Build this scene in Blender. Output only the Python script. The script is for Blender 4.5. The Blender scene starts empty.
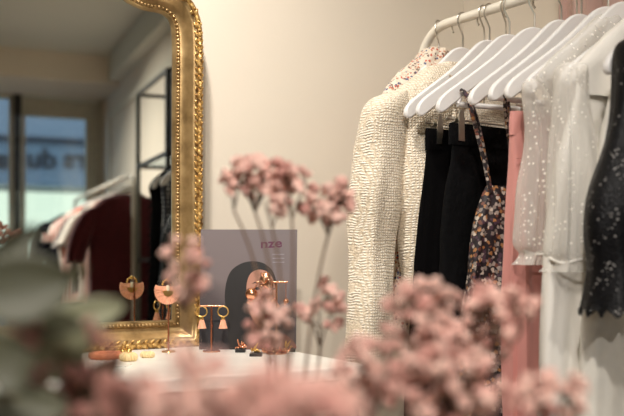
import bpy, math, random
from mathutils import Vector, Matrix, noise, Euler
PI = math.pi
random.seed(7)
SC = bpy.context.scene
COL = SC.collection
CZ = 1.10                       # eye height of the camera
YAW = math.radians(35)          # camera heading, clockwise from +y
SY, CY = math.sin(YAW), math.cos(YAW)
F = 867.0
HY = 260.0                      # pixel row of the horizon

def c2w(lat, dep, z=0.0):       # camera-relative metres -> world
    return Vector((lat*CY + dep*SY, -lat*SY + dep*CY, CZ + z))
def at(px, py, dep):
    return c2w((px-312)/F*dep, dep, (HY-py)/F*dep)

# ------------------------------------------------------------------ materials
MATS = {}
def lin(c):
    return tuple(((v/255)/12.92 if v/255 <= .04045 else ((v/255+.055)/1.055)**2.4) for v in c)
class NT:
    def __init__(s, name):
        s.m = bpy.data.materials.new(name); s.m.use_nodes = True
        s.t = s.m.node_tree; s.n = s.t.nodes; s.l = s.t.links
        s.b = s.n['Principled BSDF']; s.out = s.n['Material Output']
        s.tc = s.n.new('ShaderNodeTexCoord')
    def node(s, ty, **kw):
        n = s.n.new(ty)
        for k, v in kw.items():
            if k in n.inputs: n.inputs[k].default_value = v
            else: setattr(n, k, v)
        return n
    def link(s, a, b): s.l.new(a, b)
    def ramp(s, fac, stops, interp='LINEAR'):
        r = s.n.new('ShaderNodeValToRGB'); r.color_ramp.interpolation = interp
        e = r.color_ramp.elements
        while len(e) < len(stops): e.new(.5)
        for k, (p, c) in enumerate(stops):
            e[k].position = p; e[k].color = (*c, 1)
        s.link(fac, r.inputs[0]); return r
    def bump(s, h, strength=.5, dist=.002, prev=None):
        b = s.n.new('ShaderNodeBump'); b.inputs['Strength'].default_value = strength; b.inputs['Distance'].default_value = dist
        s.link(h, b.inputs['Height'])
        if prev: s.link(prev.outputs[0], b.inputs['Normal'])
        s.link(b.outputs[0], s.b.inputs['Normal']); return b
    def coords(s, scale=(1,1,1)):
        mp = s.n.new('ShaderNodeMapping'); mp.inputs['Scale'].default_value = scale
        s.link(s.tc.outputs['Object'], mp.inputs[0]); return mp.outputs[0]

def mat(name, rgb, rough=.6, metal=0, noise_scale=0, var=.08, bump=0, bscale=None, sheen=0, coat=0, dist=.002):
    if name in MATS: return MATS[name]
    t = NT(name); c = lin(rgb)
    t.b.inputs['Base Color'].default_value = (*c, 1)
    t.b.inputs['Roughness'].default_value = rough; t.b.inputs['Metallic'].default_value = metal
    if sheen: t.b.inputs['Sheen Weight'].default_value = sheen
    if coat: t.b.inputs['Coat Weight'].default_value = coat
    ns = noise_scale or 20
    nz = t.node('ShaderNodeTexNoise', Scale=ns, Detail=4.0)
    t.link(t.coords(), nz.inputs['Vector'])
    r = t.ramp(nz.outputs[0], [(.3, tuple(v*(1-var) for v in c)), (.7, tuple(min(1, v*(1+var)) for v in c))])
    t.link(r.outputs[0], t.b.inputs['Base Color'])
    if bump:
        n2 = t.node('ShaderNodeTexNoise', Scale=bscale or 300, Detail=3.0)
        t.link(t.coords(), n2.inputs['Vector']); t.bump(n2.outputs[0], bump, dist)
    if max(rgb) < 40 and not metal and rough > .8: t.b.inputs['Specular IOR Level'].default_value = .08
    MATS[name] = t.m; return t.m

mat('wall_paint', (226, 216, 200), .85, noise_scale=3, var=.02, bump=.15, bscale=120, dist=.001)
mat('ceiling_paint', (214, 216, 208), .9, noise_scale=2, var=.02)
mat('trim_paint', (214, 208, 192), .6)
mat('door_paint', (196, 190, 172), .5)
mat('dark_hinge', (26, 26, 28), .4)
mat('white_metal', (236, 230, 216), .3, coat=.3)
mat('white_lacquer', (240, 238, 236), .33, coat=.4, noise_scale=8, var=.015)
mat('chrome', (215, 210, 200), .32, metal=1)
mat('black_metal', (34, 34, 33), .4, metal=.4)
mat('grey_metal', (110, 110, 102), .4, metal=.5)
mat('gold', (236, 194, 116), .28, metal=1)
mat('rose_gold', (232, 168, 132), .14, metal=1)
mat('dark_rose_gold', (176, 112, 84), .25, metal=1)
mat('pearl', (240, 226, 196), .25, coat=.6)
mat('coral_cloth', (226, 138, 96), .7, bump=.4)
mat('cream_cloth', (238, 212, 160), .7, bump=.4)
mat('table_white', (240, 236, 228), .35, coat=.2)
mat('table_black', (20, 19, 19), .45)
mat('side_wood', (120, 88, 60), .5, noise_scale=6, var=.2)
mat('vase_glaze', (196, 184, 168), .3, coat=.5)
mat('pink_trouser', (214, 146, 138), .62, noise_scale=4, var=.04, bump=.15, sheen=.2)
mat('pink_curtain', (205, 172, 160), .75, bump=.2, sheen=.3)
mat('cream_satin', (238, 234, 226), .45, noise_scale=3, var=.02, bump=.1)
mat('cream_cotton', (232, 228, 218), .65, bump=.2)
mat('black_cotton', (6, 5, 6), .85, bump=.4, bscale=240)
mat('navy_cloth', (22, 22, 30), .85, bump=.3)
mat('burgundy_wool', (88, 22, 32), .9, noise_scale=60, var=.2, bump=.5, bscale=200, sheen=.2)
mat('white_cloth', (218, 208, 196), .8, bump=.3)
mat('grey_cloth', (120, 112, 108), .8)
mat('salmon_cloth', (216, 120, 96), .8)
mat('rose_cloth', (200, 160, 150), .8)
mat('hair_print', (22, 18, 18), .45)
mat('skin_print', (176, 126, 106), .5)
mat('skin_shade_print', (120, 78, 66), .5)
mat('lip_print', (150, 62, 60), .5)
mat('plum_print', (92, 34, 66), .5)
mat('grey_print', (140, 132, 138), .5)
mat('stem_green', (112, 100, 76), .8)
mat('stem_brown', (104, 82, 66), .8)
mat('outside_paving', (90, 90, 92), .9)
mat('outside_wall', (120, 124, 130), .9, noise_scale=2)
mat('fascia_blue', (112, 128, 140), .5)
mat('fascia_dark', (24, 30, 44), .5)
mat('letter_dark', (14, 18, 30), .5)
mat('awning_blue', (134, 144, 154), .7)
mat('tassel_peach', (236, 172, 140), .8, noise_scale=200, var=.15)
mat('dark_board', (30, 27, 32), .5)

def m_floor():
    t = NT('floor_boards')
    br = t.node('ShaderNodeTexBrick', Scale=3.0)
    br.inputs['Color1'].default_value = (.20, .13, .08, 1); br.inputs['Color2'].default_value = (.26, .17, .10, 1); br.inputs['Mortar'].default_value = (.07, .04, .025, 1)
    br.inputs['Mortar Size'].default_value = .006; br.inputs['Brick Width'].default_value = 3.0
    t.link(t.coords(), br.inputs['Vector']); t.link(br.outputs[0], t.b.inputs['Base Color'])
    t.b.inputs['Roughness'].default_value = .45; MATS['floor'] = t.m
m_floor()
def m_gilt():
    t = NT('gilt'); t.b.inputs['Metallic'].default_value = .65; t.b.inputs['Roughness'].default_value = .36
    nz = t.node('ShaderNodeTexNoise', Scale=26.0, Detail=6.0); t.link(t.coords(), nz.inputs['Vector'])
    r = t.ramp(nz.outputs[0], [(.3, lin((132, 106, 68))), (.5, lin((172, 142, 96))), (.72, lin((200, 170, 122)))])
    t.link(r.outputs[0], t.b.inputs['Base Color'])
    n2 = t.node('ShaderNodeTexNoise', Scale=160.0, Detail=4.0); t.link(t.coords(), n2.inputs['Vector'])
    t.bump(n2.outputs[0], .25, .001); MATS['gilt'] = t.m
m_gilt()
def m_gilt_carved():
    t = NT('gilt_carved'); t.b.inputs['Metallic'].default_value = .65; t.b.inputs['Roughness'].default_value = .33
    v = t.node('ShaderNodeTexVoronoi', Scale=110.0); t.link(t.coords(), v.inputs['Vector'])
    r = t.ramp(v.outputs['Distance'], [(.0, lin((236, 204, 140))), (.45, lin((200, 158, 90))), (.8, lin((120, 86, 44)))])
    t.link(r.outputs[0], t.b.inputs['Base Color']); b = t.bump(v.outputs['Distance'], .6, .002); b.invert = True
    MATS['gilt_carved'] = t.m
m_gilt_carved()
def m_mirror():
    t = NT('mirror_glass'); t.b.inputs['Metallic'].default_value = 1; t.b.inputs['Roughness'].default_value = 0.0
    t.b.inputs['Base Color'].default_value = (.66, .68, .64, 1); MATS['mirror'] = t.m
m_mirror()
def m_glass():
    t = NT('window_glass'); tr = t.node('ShaderNodeBsdfTransparent'); tr.inputs[0].default_value = (.86, .92, .95, 1)
    gl = t.node('ShaderNodeBsdfGlossy'); gl.inputs['Roughness'].default_value = .03
    mx = t.node('ShaderNodeMixShader'); mx.inputs[0].default_value = .08
    t.link(tr.outputs[0], mx.inputs[1]); t.link(gl.outputs[0], mx.inputs[2]); t.link(mx.outputs[0], t.out.inputs[0]); MATS['glass'] = t.m
m_glass()
def m_tweed():
    t = NT('tweed'); t.b.inputs['Roughness'].default_value = .85; t.b.inputs['Sheen Weight'].default_value = .2
    co = t.coords()
    dn = t.node('ShaderNodeTexNoise', Scale=28.0, Detail=2.0); t.link(co, dn.inputs['Vector'])
    ad = t.node('ShaderNodeMix', data_type='VECTOR'); ad.inputs[0].default_value = .012
    t.link(co, ad.inputs[4]); t.link(dn.outputs['Color'], ad.inputs[5])
    w1 = t.node('ShaderNodeTexWave', Scale=58.0, bands_direction='Z'); w1.inputs['Distortion'].default_value = 2.5; w1.inputs['Detail Scale'].default_value = 3
    w2 = t.node('ShaderNodeTexWave', Scale=58.0, bands_direction='X'); w2.inputs['Distortion'].default_value = 2.5; w2.inputs['Detail Scale'].default_value = 3
    for w in (w1, w2): t.link(ad.outputs[1], w.inputs['Vector'])
    mp = t.coords((150, 150, 200)); nb = t.node('ShaderNodeTexNoise', Scale=1.0, Detail=2.0); t.link(mp, nb.inputs['Vector'])
    mm = t.node('ShaderNodeMath', operation='MULTIPLY'); t.link(w1.outputs['Fac'], mm.inputs[0]); t.link(w2.outputs['Fac'], mm.inputs[1])
    m2 = t.node('ShaderNodeMath', operation='ADD'); t.link(mm.outputs[0], m2.inputs[0]); t.link(nb.outputs[0], m2.inputs[1])
    r = t.ramp(m2.outputs[0], [(.25, lin((180, 162, 138))), (.6, lin((232, 216, 190))), (.95, lin((252, 243, 226)))])
    t.link(r.outputs[0], t.b.inputs['Base Color'])
    t.bump(m2.outputs[0], .75, .003); MATS['tweed'] = t.m
m_tweed()
def voro_floral(name, base, cols, scale, hole=.42):
    t = NT(name); t.b.inputs['Roughness'].default_value = .6
    co = t.coords(); v = t.node('ShaderNodeTexVoronoi', Scale=scale); t.link(co, v.inputs['Vector'])
    sep = t.node('ShaderNodeSeparateColor'); t.link(v.outputs['Color'], sep.inputs[0])
    n = len(cols); r = t.ramp(sep.outputs[0], [(i/n, lin(c)) for i, c in enumerate(cols)], 'CONSTANT')
    nz = t.node('ShaderNodeTexNoise', Scale=scale*1.6, Detail=3.0); t.link(co, nz.inputs['Vector'])
    ad = t.node('ShaderNodeMath', operation='ADD'); t.link(v.outputs['Distance'], ad.inputs[0]); t.link(nz.outputs[0], ad.inputs[1])
    g = t.node('ShaderNodeMath', operation='GREATER_THAN'); t.link(ad.outputs[0], g.inputs[0]); g.inputs[1].default_value = hole+.5
    mx = t.node('ShaderNodeMix', data_type='RGBA'); t.link(g.outputs[0], mx.inputs[0]); t.link(r.outputs[0], mx.inputs[6]); mx.inputs[7].default_value = (*lin(base), 1)
    t.link(mx.outputs[2], t.b.inputs['Base Color']); MATS[name] = t.m
voro_floral('floral_light', (228, 214, 196), [(196, 96, 76), (228, 214, 196), (82, 90, 124), (232, 220, 204), (186, 130, 100), (206, 190, 170), (120, 94, 82)], 170, .50)
voro_floral('floral_dark', (34, 26, 30), [(176, 164, 154), (176, 124, 76), (80, 56, 70), (140, 128, 120), (40, 32, 36), (206, 192, 176), (116, 70, 56)], 130, .54)
def m_sheer(name, rgb, alpha, dot=(250, 246, 238), scale=70.0, dotr=.2):
    t = NT(name); co = t.coords()
    v = t.node('ShaderNodeTexVoronoi', Scale=scale); v.inputs['Randomness'].default_value = .55; t.link(co, v.inputs['Vector'])
    ls = t.node('ShaderNodeMath', operation='LESS_THAN'); t.link(v.outputs['Distance'], ls.inputs[0]); ls.inputs[1].default_value = dotr
    lw = t.node('ShaderNodeLayerWeight'); lw.inputs[0].default_value = .35
    a = t.node('ShaderNodeMath', operation='MULTIPLY_ADD'); t.link(lw.outputs['Facing'], a.inputs[0]); a.inputs[1].default_value = .45; a.inputs[2].default_value = alpha
    mxa = t.node('ShaderNodeMath', operation='MAXIMUM'); t.link(a.outputs[0], mxa.inputs[0])
    d9 = t.node('ShaderNodeMath', operation='MULTIPLY'); t.link(ls.outputs[0], d9.inputs[0]); d9.inputs[1].default_value = .95
    t.link(d9.outputs[0], mxa.inputs[1]); t.link(mxa.outputs[0], t.b.inputs['Alpha'])
    mx = t.node('ShaderNodeMix', data_type='RGBA'); t.link(ls.outputs[0], mx.inputs[0]); mx.inputs[6].default_value = (*lin(rgb), 1); mx.inputs[7].default_value = (*lin(dot), 1)
    t.link(mx.outputs[2], t.b.inputs['Base Color']); t.b.inputs['Roughness'].default_value = .7
    MATS[name] = t.m
m_sheer('sheer_dotted', (240, 235, 228), .30, scale=95, dotr=.21)
m_sheer('sheer_fine', (240, 236, 228), .30, scale=105, dotr=.17)
def m_lace():
    t = NT('black_lace'); co = t.coords()
    nz = t.node('ShaderNodeTexNoise', Scale=48.0, Detail=2.0); t.link(co, nz.inputs['Vector'])
    v = t.node('ShaderNodeTexVoronoi', Scale=260.0); t.link(co, v.inputs['Vector'])
    g = t.node('ShaderNodeMath', operation='LESS_THAN'); t.link(v.outputs['Distance'], g.inputs[0]); g.inputs[1].default_value = .42
    g2 = t.node('ShaderNodeMath', operation='GREATER_THAN'); t.link(nz.outputs[0], g2.inputs[0]); g2.inputs[1].default_value = .60
    mm = t.node('ShaderNodeMath', operation='MULTIPLY'); t.link(g.outputs[0], mm.inputs[0]); t.link(g2.outputs[0], mm.inputs[1])
    iv = t.node('ShaderNodeMath', operation='MULTIPLY_ADD'); t.link(mm.outputs[0], iv.inputs[0]); iv.inputs[1].default_value = -.25; iv.inputs[2].default_value = 1.0
    t.link(iv.outputs[0], t.b.inputs['Alpha']); t.b.inputs['Base Color'].default_value = (.006, .006, .007, 1); t.b.inputs['Roughness'].default_value = .4; t.b.inputs['Specular IOR Level'].default_value = .14
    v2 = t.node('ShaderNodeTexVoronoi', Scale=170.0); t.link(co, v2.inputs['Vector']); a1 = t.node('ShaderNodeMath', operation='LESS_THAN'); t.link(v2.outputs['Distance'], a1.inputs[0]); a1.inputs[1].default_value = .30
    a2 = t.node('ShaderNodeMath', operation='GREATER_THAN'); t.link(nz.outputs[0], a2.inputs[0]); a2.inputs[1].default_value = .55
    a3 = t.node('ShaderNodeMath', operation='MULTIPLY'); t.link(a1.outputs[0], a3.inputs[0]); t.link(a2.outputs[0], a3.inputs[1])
    mc = t.node('ShaderNodeMix', data_type='RGBA'); t.link(a3.outputs[0], mc.inputs[0]); mc.inputs[6].default_value = (.005, .005, .006, 1); mc.inputs[7].default_value = (.22, .21, .2, 1); t.link(mc.outputs[2], t.b.inputs['Base Color'])  # grey specks paint the lace's sheen into its base colour
    t.bump(v.outputs['Distance'], .5, .002); MATS['black_lace'] = t.m
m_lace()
def m_velvet():
    t = NT('black_velvet'); t.b.inputs['Roughness'].default_value = .9; t.b.inputs['Base Color'].default_value = (.006, .006, .007, 1)
    nz = t.node('ShaderNodeTexNoise', Scale=90.0, Detail=4.0); t.link(t.coords((1, 1, .6)), nz.inputs['Vector'])
    t.b.inputs['Specular IOR Level'].default_value = .12; t.b.inputs['Base Color'].default_value = (.003, .003, .0035, 1); t.bump(nz.outputs[0], .8, .005); MATS['black_velvet'] = t.m
m_velvet()
def m_dots():
    t = NT('polka_navy'); v = t.node('ShaderNodeTexVoronoi', Scale=60.0); v.inputs['Randomness'].default_value = .1; t.link(t.coords(), v.inputs['Vector'])
    r = t.ramp(v.outputs['Distance'], [(0, lin((226, 226, 226))), (.3, lin((44, 48, 60)))], 'CONSTANT'); t.link(r.outputs[0], t.b.inputs['Base Color']); MATS['polka_navy'] = t.m
m_dots()
def m_stripe():
    t = NT('rose_stripe'); w = t.node('ShaderNodeTexWave', Scale=12.0, bands_direction='X'); t.link(t.coords(), w.inputs['Vector'])
    r = t.ramp(w.outputs['Fac'], [(0, lin((176, 96, 92))), (.35, lin((216, 196, 184)))], 'CONSTANT'); t.link(r.outputs[0], t.b.inputs['Base Color']); MATS['rose_stripe'] = t.m
m_stripe()
def petal(name, a, b):
    t = NT(name); nz = t.node('ShaderNodeTexNoise', Scale=90.0, Detail=3.0); t.link(t.coords(), nz.inputs['Vector'])
    oi = t.node('ShaderNodeObjectInfo')
    ad = t.node('ShaderNodeMath', operation='MULTIPLY_ADD'); t.link(oi.outputs['Random'], ad.inputs[0]); ad.inputs[1].default_value = .6; t.link(nz.outputs[0], ad.inputs[2])
    r = t.ramp(ad.outputs[0], [(.45, lin(a)), (1.0, lin(b))]); t.link(r.outputs[0], t.b.inputs['Base Color'])
    t.b.inputs['Roughness'].default_value = .7; t.b.inputs['Subsurface Weight'].default_value = .0
    MATS[name] = t.m
petal('petal_pink', (208, 148, 138), (246, 206, 192))
petal('petal_dusky', (144, 96, 90), (200, 146, 134))
mat('floret_eye', (120, 66, 56), .8)
def m_leaf(name, rgb):
    t = NT(name); nz = t.node('ShaderNodeTexNoise', Scale=14.0, Detail=3.0); t.link(t.coords(), nz.inputs['Vector'])
    c = lin(rgb); r = t.ramp(nz.outputs[0], [(.3, tuple(v*.85 for v in c)), (.7, tuple(v*1.15 for v in c))])
    t.link(r.outputs[0], t.b.inputs['Base Color']); t.b.inputs['Roughness'].default_value = .55; MATS[name] = t.m
m_leaf('leaf_dark', (76, 76, 56)); m_leaf('leaf_pale', (136, 136, 108))
def m_emit(name, rgb, s):
    t = NT(name); e = t.node('ShaderNodeEmission'); e.inputs[0].default_value = (*lin(rgb), 1); e.inputs[1].default_value = s
    t.link(e.outputs[0], t.out.inputs[0]); MATS[name] = t.m
m_emit('lit_window', (220, 228, 208), 2.4); m_emit('lamp_lens', (255, 220, 170), 6)
def m_cover():
    t = NT('cover_print'); g = t.node('ShaderNodeTexNoise', Scale=5.0); t.link(t.coords(), g.inputs['Vector'])
    sx = t.node('ShaderNodeSeparateXYZ'); t.link(t.tc.outputs['Object'], sx.inputs[0])
    ad = t.node('ShaderNodeMath', operation='MULTIPLY_ADD'); t.link(sx.outputs['Z'], ad.inputs[0]); ad.inputs[1].default_value = 3.4; t.link(g.outputs[0], ad.inputs[2])
    r = t.ramp(ad.outputs[0], [(.40, lin((40, 35, 36))), (.80, lin((78, 69, 71))), (1.15, lin((112, 101, 102)))])
    t.link(r.outputs[0], t.b.inputs['Base Color']); t.b.inputs['Roughness'].default_value = .4; MATS['cover_print'] = t.m
m_cover()

# ------------------------------------------------------------------ mesh builder
ORG = {}
class MB:
    def __init__(s): s.v = []; s.f = []
    def add(s, vs, fs):
        b = len(s.v); s.v += [Vector(v) for v in vs]; s.f += [tuple(b+i for i in f) for f in fs]; return s
    def box(s, x0, x1, y0, y1, z0, z1):
        return s.add([(x0,y0,z0),(x1,y0,z0),(x1,y1,z0),(x0,y1,z0),(x0,y0,z1),(x1,y0,z1),(x1,y1,z1),(x0,y1,z1)],
                     [(0,3,2,1),(4,5,6,7),(0,1,5,4),(1,2,6,5),(2,3,7,6),(3,0,4,7)])
    def tube(s, pts, r, n=10, cap=True):
        pts = [Vector(p) for p in pts]; m = len(pts)
        rs = r if isinstance(r, (list, tuple)) else [r]*m
        up = None; vs = []
        for i, p in enumerate(pts):
            t = (pts[min(i+1, m-1)] - pts[max(i-1, 0)]).normalized()
            if up is None: up = t.orthogonal().normalized()
            up = (up - t*up.dot(t))
            up = up.normalized() if up.length > 1e-6 else t.orthogonal().normalized()
            sd = t.cross(up)
            for k in range(n):
                a = 2*PI*k/n; vs.append(p + (up*math.cos(a) + sd*math.sin(a))*rs[i])
        fs = [(i*n+k, i*n+(k+1) % n, (i+1)*n+(k+1) % n, (i+1)*n+k) for i in range(m-1) for k in range(n)]
        if cap: fs += [tuple(range(n))[::-1], tuple((m-1)*n+k for k in range(n))]
        return s.add(vs, fs)
    def ball(s, c, r, n=10, m=7, rot=None):
        c = Vector(c); r = Vector(r) if not isinstance(r, (int, float)) else Vector((r, r, r)); vs = []
        for i in range(m+1):
            th = PI*i/m
            for k in range(n):
                a = 2*PI*k/n; q = Vector((math.sin(th)*math.cos(a)*r.x, math.sin(th)*math.sin(a)*r.y, math.cos(th)*r.z))
                if rot: q = rot @ q
                vs.append(c+q)
        fs = [(i*n+k, (i+1)*n+k, (i+1)*n+(k+1) % n, i*n+(k+1) % n) for i in range(m) for k in range(n)]
        return s.add(vs, fs)
    def prism(s, outline, ax, u, w, th):      # outline (a,b) in plane (u,w) at ax, extruded +-th/2 along the normal
        u = Vector(u); w = Vector(w); nn = u.cross(w).normalized(); ax = Vector(ax); n = len(outline)
        P = [ax + u*a + w*b for a, b in outline]
        vs = [p - nn*th/2 for p in P] + [p + nn*th/2 for p in P]
        return s.add(vs, [tuple(range(n))[::-1], tuple(n+i for i in range(n))] + [(i, (i+1) % n, n+(i+1) % n, n+i) for i in range(n)])
    def lathe(s, prof, c, n=20):
        c = Vector(c); vs = [c + Vector((r*math.cos(2*PI*k/n), r*math.sin(2*PI*k/n), z)) for r, z in prof for k in range(n)]
        m = len(prof)
        return s.add(vs, [(i*n+k, i*n+(k+1) % n, (i+1)*n+(k+1) % n, (i+1)*n+k) for i in range(m-1) for k in range(n)])
    def build(s, name, m, parent=None, origin=None, smooth=True, bevel=0, solid=0, angle=40):
        if parent is not None: org = ORG[parent]
        else: org = Vector(origin) if origin is not None else Vector((0, 0, 0))
        me = bpy.data.meshes.new(name); me.from_pydata([tuple(v - org) for v in s.v], [], s.f); me.materials.append(MATS[m] if isinstance(m, str) else m)
        me.update()
        import bmesh
        bm = bmesh.new(); bm.from_mesh(me); bmesh.ops.remove_doubles(bm, verts=bm.verts, dist=1e-6)
        bmesh.ops.recalc_face_normals(bm, faces=bm.faces); bm.to_mesh(me); bm.free()
        if smooth:
            for p in me.polygons: p.use_smooth = True
            try: me.set_sharp_from_angle(angle=math.radians(angle))
            except Exception: pass
        o = bpy.data.objects.new(name, me); COL.objects.link(o)
        if parent is not None: o.parent = parent
        else: o.location = org
        ORG[o] = org
        if bevel:
            b = o.modifiers.new('bevel', 'BEVEL'); b.width = bevel; b.segments = 2; b.limit_method = 'ANGLE'
        if solid:
            b = o.modifiers.new('solid', 'SOLIDIFY'); b.thickness = solid; b.offset = 0
        return o
def thing(name, label, cat, loc=(0, 0, 0), group=None):
    o = bpy.data.objects.new(name, None); COL.objects.link(o); o.location = loc; o.empty_display_size = .05
    o['label'] = label; o['category'] = cat
    if group: o['group'] = group
    ORG[o] = Vector(loc); return o
def tag(o, label, cat, group=None, kind=None):
    o['label'] = label; o['category'] = cat
    if group: o['group'] = group
    if kind: o['kind'] = kind
    return o
def struct(name, mb, m, parent=None, **kw):
    o = mb.build(name, m, parent, **kw)
    if parent is None: o['kind'] = 'structure'
    return o
def cr(pts, n=6):                # Catmull-Rom through tuples
    out = []; m = len(pts)
    for i in range(m-1):
        p0, p1, p2, p3 = pts[max(i-1, 0)], pts[i], pts[i+1], pts[min(i+2, m-1)]
        for k in range(n):
            t = k/n
            out.append(tuple(.5*((2*b)+(-a+c)*t+(2*a-5*b+4*c-d)*t*t+(-a+3*b-3*c+d)*t**3) for a, b, c, d in zip(p0, p1, p2, p3)))
    out.append(tuple(pts[-1])); return out

# ------------------------------------------------------------------ the mirror plane (wall the mirror stands against)
NX, NY = math.sin(math.radians(6)), math.cos(math.radians(6))
TX, TY = NY, -NX
R = 1.65                         # right wall x
WD = NX*R + NY*1.655             # mirror wall: n.p = WD
GD = WD - .035                   # glass plane
def wallpt(s, h, z):             # s along wall from the room corner (negative to the left), h in front of the wall
    b = Vector((R, 1.655, 0)); return Vector((b.x + TX*s - NX*h, b.y + TY*s - NY*h, z))
def ray(px):
    u = (px-312)/F; return Vector((SY + CY*u, CY - SY*u))
def mirror_sz(px, py):           # pixel -> (s, z) on the glass plane
    d = ray(px); t = GD/(d.x*NX + d.y*NY); p = d*t
    s = (p.x-R)*TX + (p.y-1.655)*TY; return s, CZ + (HY-py)/F*t
def refl(px, py, x=None, y=None):  # pixel seen in the mirror -> real point on plane x= or y=
    d = ray(px); dn = d.x*NX + d.y*NY; q = Vector((d.x-2*dn*NX, d.y-2*dn*NY)); o = Vector((2*GD*NX, 2*GD*NY))
    t = (x-o.x)/q.x if x is not None else (y-o.y)/q.y
    return Vector((o.x+q.x*t, o.y+q.y*t, CZ + (HY-py)/F*t))

# ------------------------------------------------------------------ setting
YB = -4.08; ZC = 2.685; XL = -2.4
yw = lambda x: (WD - NX*x)/NY
m = MB(); m.box(XL-.1, R+.1, YB-.1, 2.3, -.06, 0); struct('floor', m, 'floor', smooth=False)
m = MB(); m.box(XL-.1, R+.1, YB-.1, 2.3, ZC, ZC+.06); struct('ceiling', m, 'ceiling_paint', smooth=False)
m = MB(); a, b = wallpt(0, 0, 0), wallpt(-(R-XL)/NY-.1, 0, 0)
m.prism([(0, 0), ((b-a).length, 0), ((b-a).length, ZC), (0, ZC)], a - Vector((-NX, -NY, 0))*.04, (b-a).normalized(), (0, 0, 1), .08)
struct('wall_front', m, 'wall_paint', smooth=False)
m = MB(); m.box(R, R+.08, YB-.1, 1.655, 0, ZC); struct('wall_right', m, 'wall_paint', smooth=False)
m = MB(); m.box(XL-.08, XL, YB-.1, 2.2, 0, ZC); struct('wall_left', m, 'wall_paint', smooth=False)
# window wall with a wide glazed opening
ox1 = refl(101, 0, y=YB).x; ox0 = -1.5; oz = refl(99, 97, y=YB).z
m = MB(); m.box(ox1, R, YB-.1, YB, 0, ZC); m.box(XL, ox0, YB-.1, YB, 0, ZC); m.box(ox0, ox1, YB-.1, YB, oz, ZC)
struct('wall_back', m, 'wall_paint', smooth=False)
m = MB(); m.box(XL, R, YB, -3.3, refl(114, 84, y=-3.3).z, ZC); struct('trim_1', m, 'wall_paint', smooth=False)
m = MB(); m.box(R-.10, R, -3.3, 1.2, 2.50, ZC); struct('trim_2', m, 'ceiling_paint', smooth=False)
# panel moulding on the right wall
m = MB(); y0, y1, zt = -3.7, -.9, refl(113, 118, x=R).z
m.box(R-.02, R, y0-.05, y0, .1, zt+.05); m.box(R-.02, R, y1, y1+.05, .1, zt+.05); m.box(R-.02, R, y0-.05, y1+.05, zt, zt+.06)
struct('trim_3', m, 'trim_paint', smooth=False)
m = MB(); m.box(R-.015, R, YB, 1.6, 0, .1); struct('baseboard_right', m, 'trim_paint', smooth=False)
m = MB(); a = wallpt(-.02, .008, .05); m.prism([(0, -.05), (-3.6, -.05), (-3.6, .05), (0, .05)], a, (TX, TY, 0), (0, 0, 1), .016)
struct('baseboard_front', m, 'trim_paint', smooth=False)
# door (glazed) and window
X = lambda px: refl(px, 0, y=YB).x
Z = lambda px, py: refl(px, py, y=YB).z
def frame(mb, x0, x1, z0, z1, px0, px1, pz0, pz1, y0, y1):
    mb.box(x0, px0, y0, y1, z0, z1); mb.box(px1, x1, y0, y1, z0, z1); mb.box(px0, px1, y0, y1, z0, pz0); mb.box(px0, px1, y0, y1, pz1, z1)
d1, d0 = X(98), X(21)
p1, p0 = X(86), X(25.5); ptop = Z(60, 117.5)
m = MB(); frame(m, d0, d1, .02, oz-.05, p0, p1, .2, ptop, YB-.07, YB-.01); dr = struct('door_1', m, 'door_paint', smooth=False)
m = MB(); m.box(p0, p1, YB-.045, YB-.035, .2, ptop); struct('pane', m, 'glass', dr, smooth=False)
m = MB(); m.tube([(p0-.05, YB+.03, 1.0), (p0-.05, YB+.03, 1.12)], .01); m.tube([(p0-.05, YB-.02, 1.06), (p0-.05, YB+.03, 1.06), (p0+.04, YB+.03, 1.06)], .009); struct('door_handle', m, 'chrome', dr)
m = MB(); m.box(X(20), X(14.5), YB-.05, YB+.02, .05, oz-.04); m.box(X(21), X(13.5), YB, YB+.05, Z(17, 116), Z(17, 93)); struct('hinge_strip', m, 'dark_hinge', dr, smooth=False)
w1 = X(14); q1 = X(9); qtop = Z(5, 98)
m = MB(); frame(m, ox0+.02, w1, .02, oz-.04, ox0+.12, q1, .2, qtop, YB-.07, YB-.01); wn = struct('window_1', m, 'door_paint', smooth=False)
m = MB(); m.box(ox0+.12, q1, YB-.045, YB-.035, .2, qtop); struct('pane', m, 'glass', wn, smooth=False)
m = MB(); m.box(ox0, ox1, YB-.08, YB+.012, oz-.04, oz); m.box(ox0, ox0+.02, YB-.08, YB, 0, oz); m.box(X(98.2), ox1, YB-.08, YB+.012, 0, oz); struct('trim_4', m, 'door_paint', smooth=False)

# ------------------------------------------------------------------ across the street
YS = -11.0
m = MB(); m.box(-9, 9, YS-3, YB-.12, -.3, -.07); o = m.build('pavement', 'outside_paving', smooth=False); o['kind'] = 'structure'
shop = thing('shop_front', 'shop front across the street with a blue sign board and a lit display window', 'shop', (-1, YS-.5, -.07))
S = lambda px, py: refl(px, py, y=YS)
zf0 = S(50, 186).z; zf1 = S(50, 141).z
m = MB(); m.box(-6, 6, YS-1.2, YS-.9, -.07, zf0); m.box(-6, 6, YS-1.2, YS-.2, zf1+.9, 6.5); m.box(-6, 6, YS-1.2, YS-.9, zf0, zf1+.9); m.build('wall', 'outside_wall', shop, smooth=False)
m = MB(); m.box(-4.5, 4.5, YS-.9, YS-.02, zf0, zf1-.03); m.build('sign_board', 'fascia_blue', shop, smooth=False)
m = MB(); m.box(-4.5, 4.5, YS-.9, YS+.05, zf1-.03, zf1+.05); m.build('cornice', 'fascia_dark', shop, smooth=False)
m = MB(); m.box(-4.5, 4.5, YS-.9, YS-.1, zf1+.05, zf1+1.0); m.build('blind_box', 'awning_blue', shop, smooth=False)
m = MB(); m.box(-4.2, 4.2, YS-.9, YS-.85, .35, zf0-.04); m.build('display_window', 'lit_window', shop, smooth=False)
m = MB()
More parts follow.
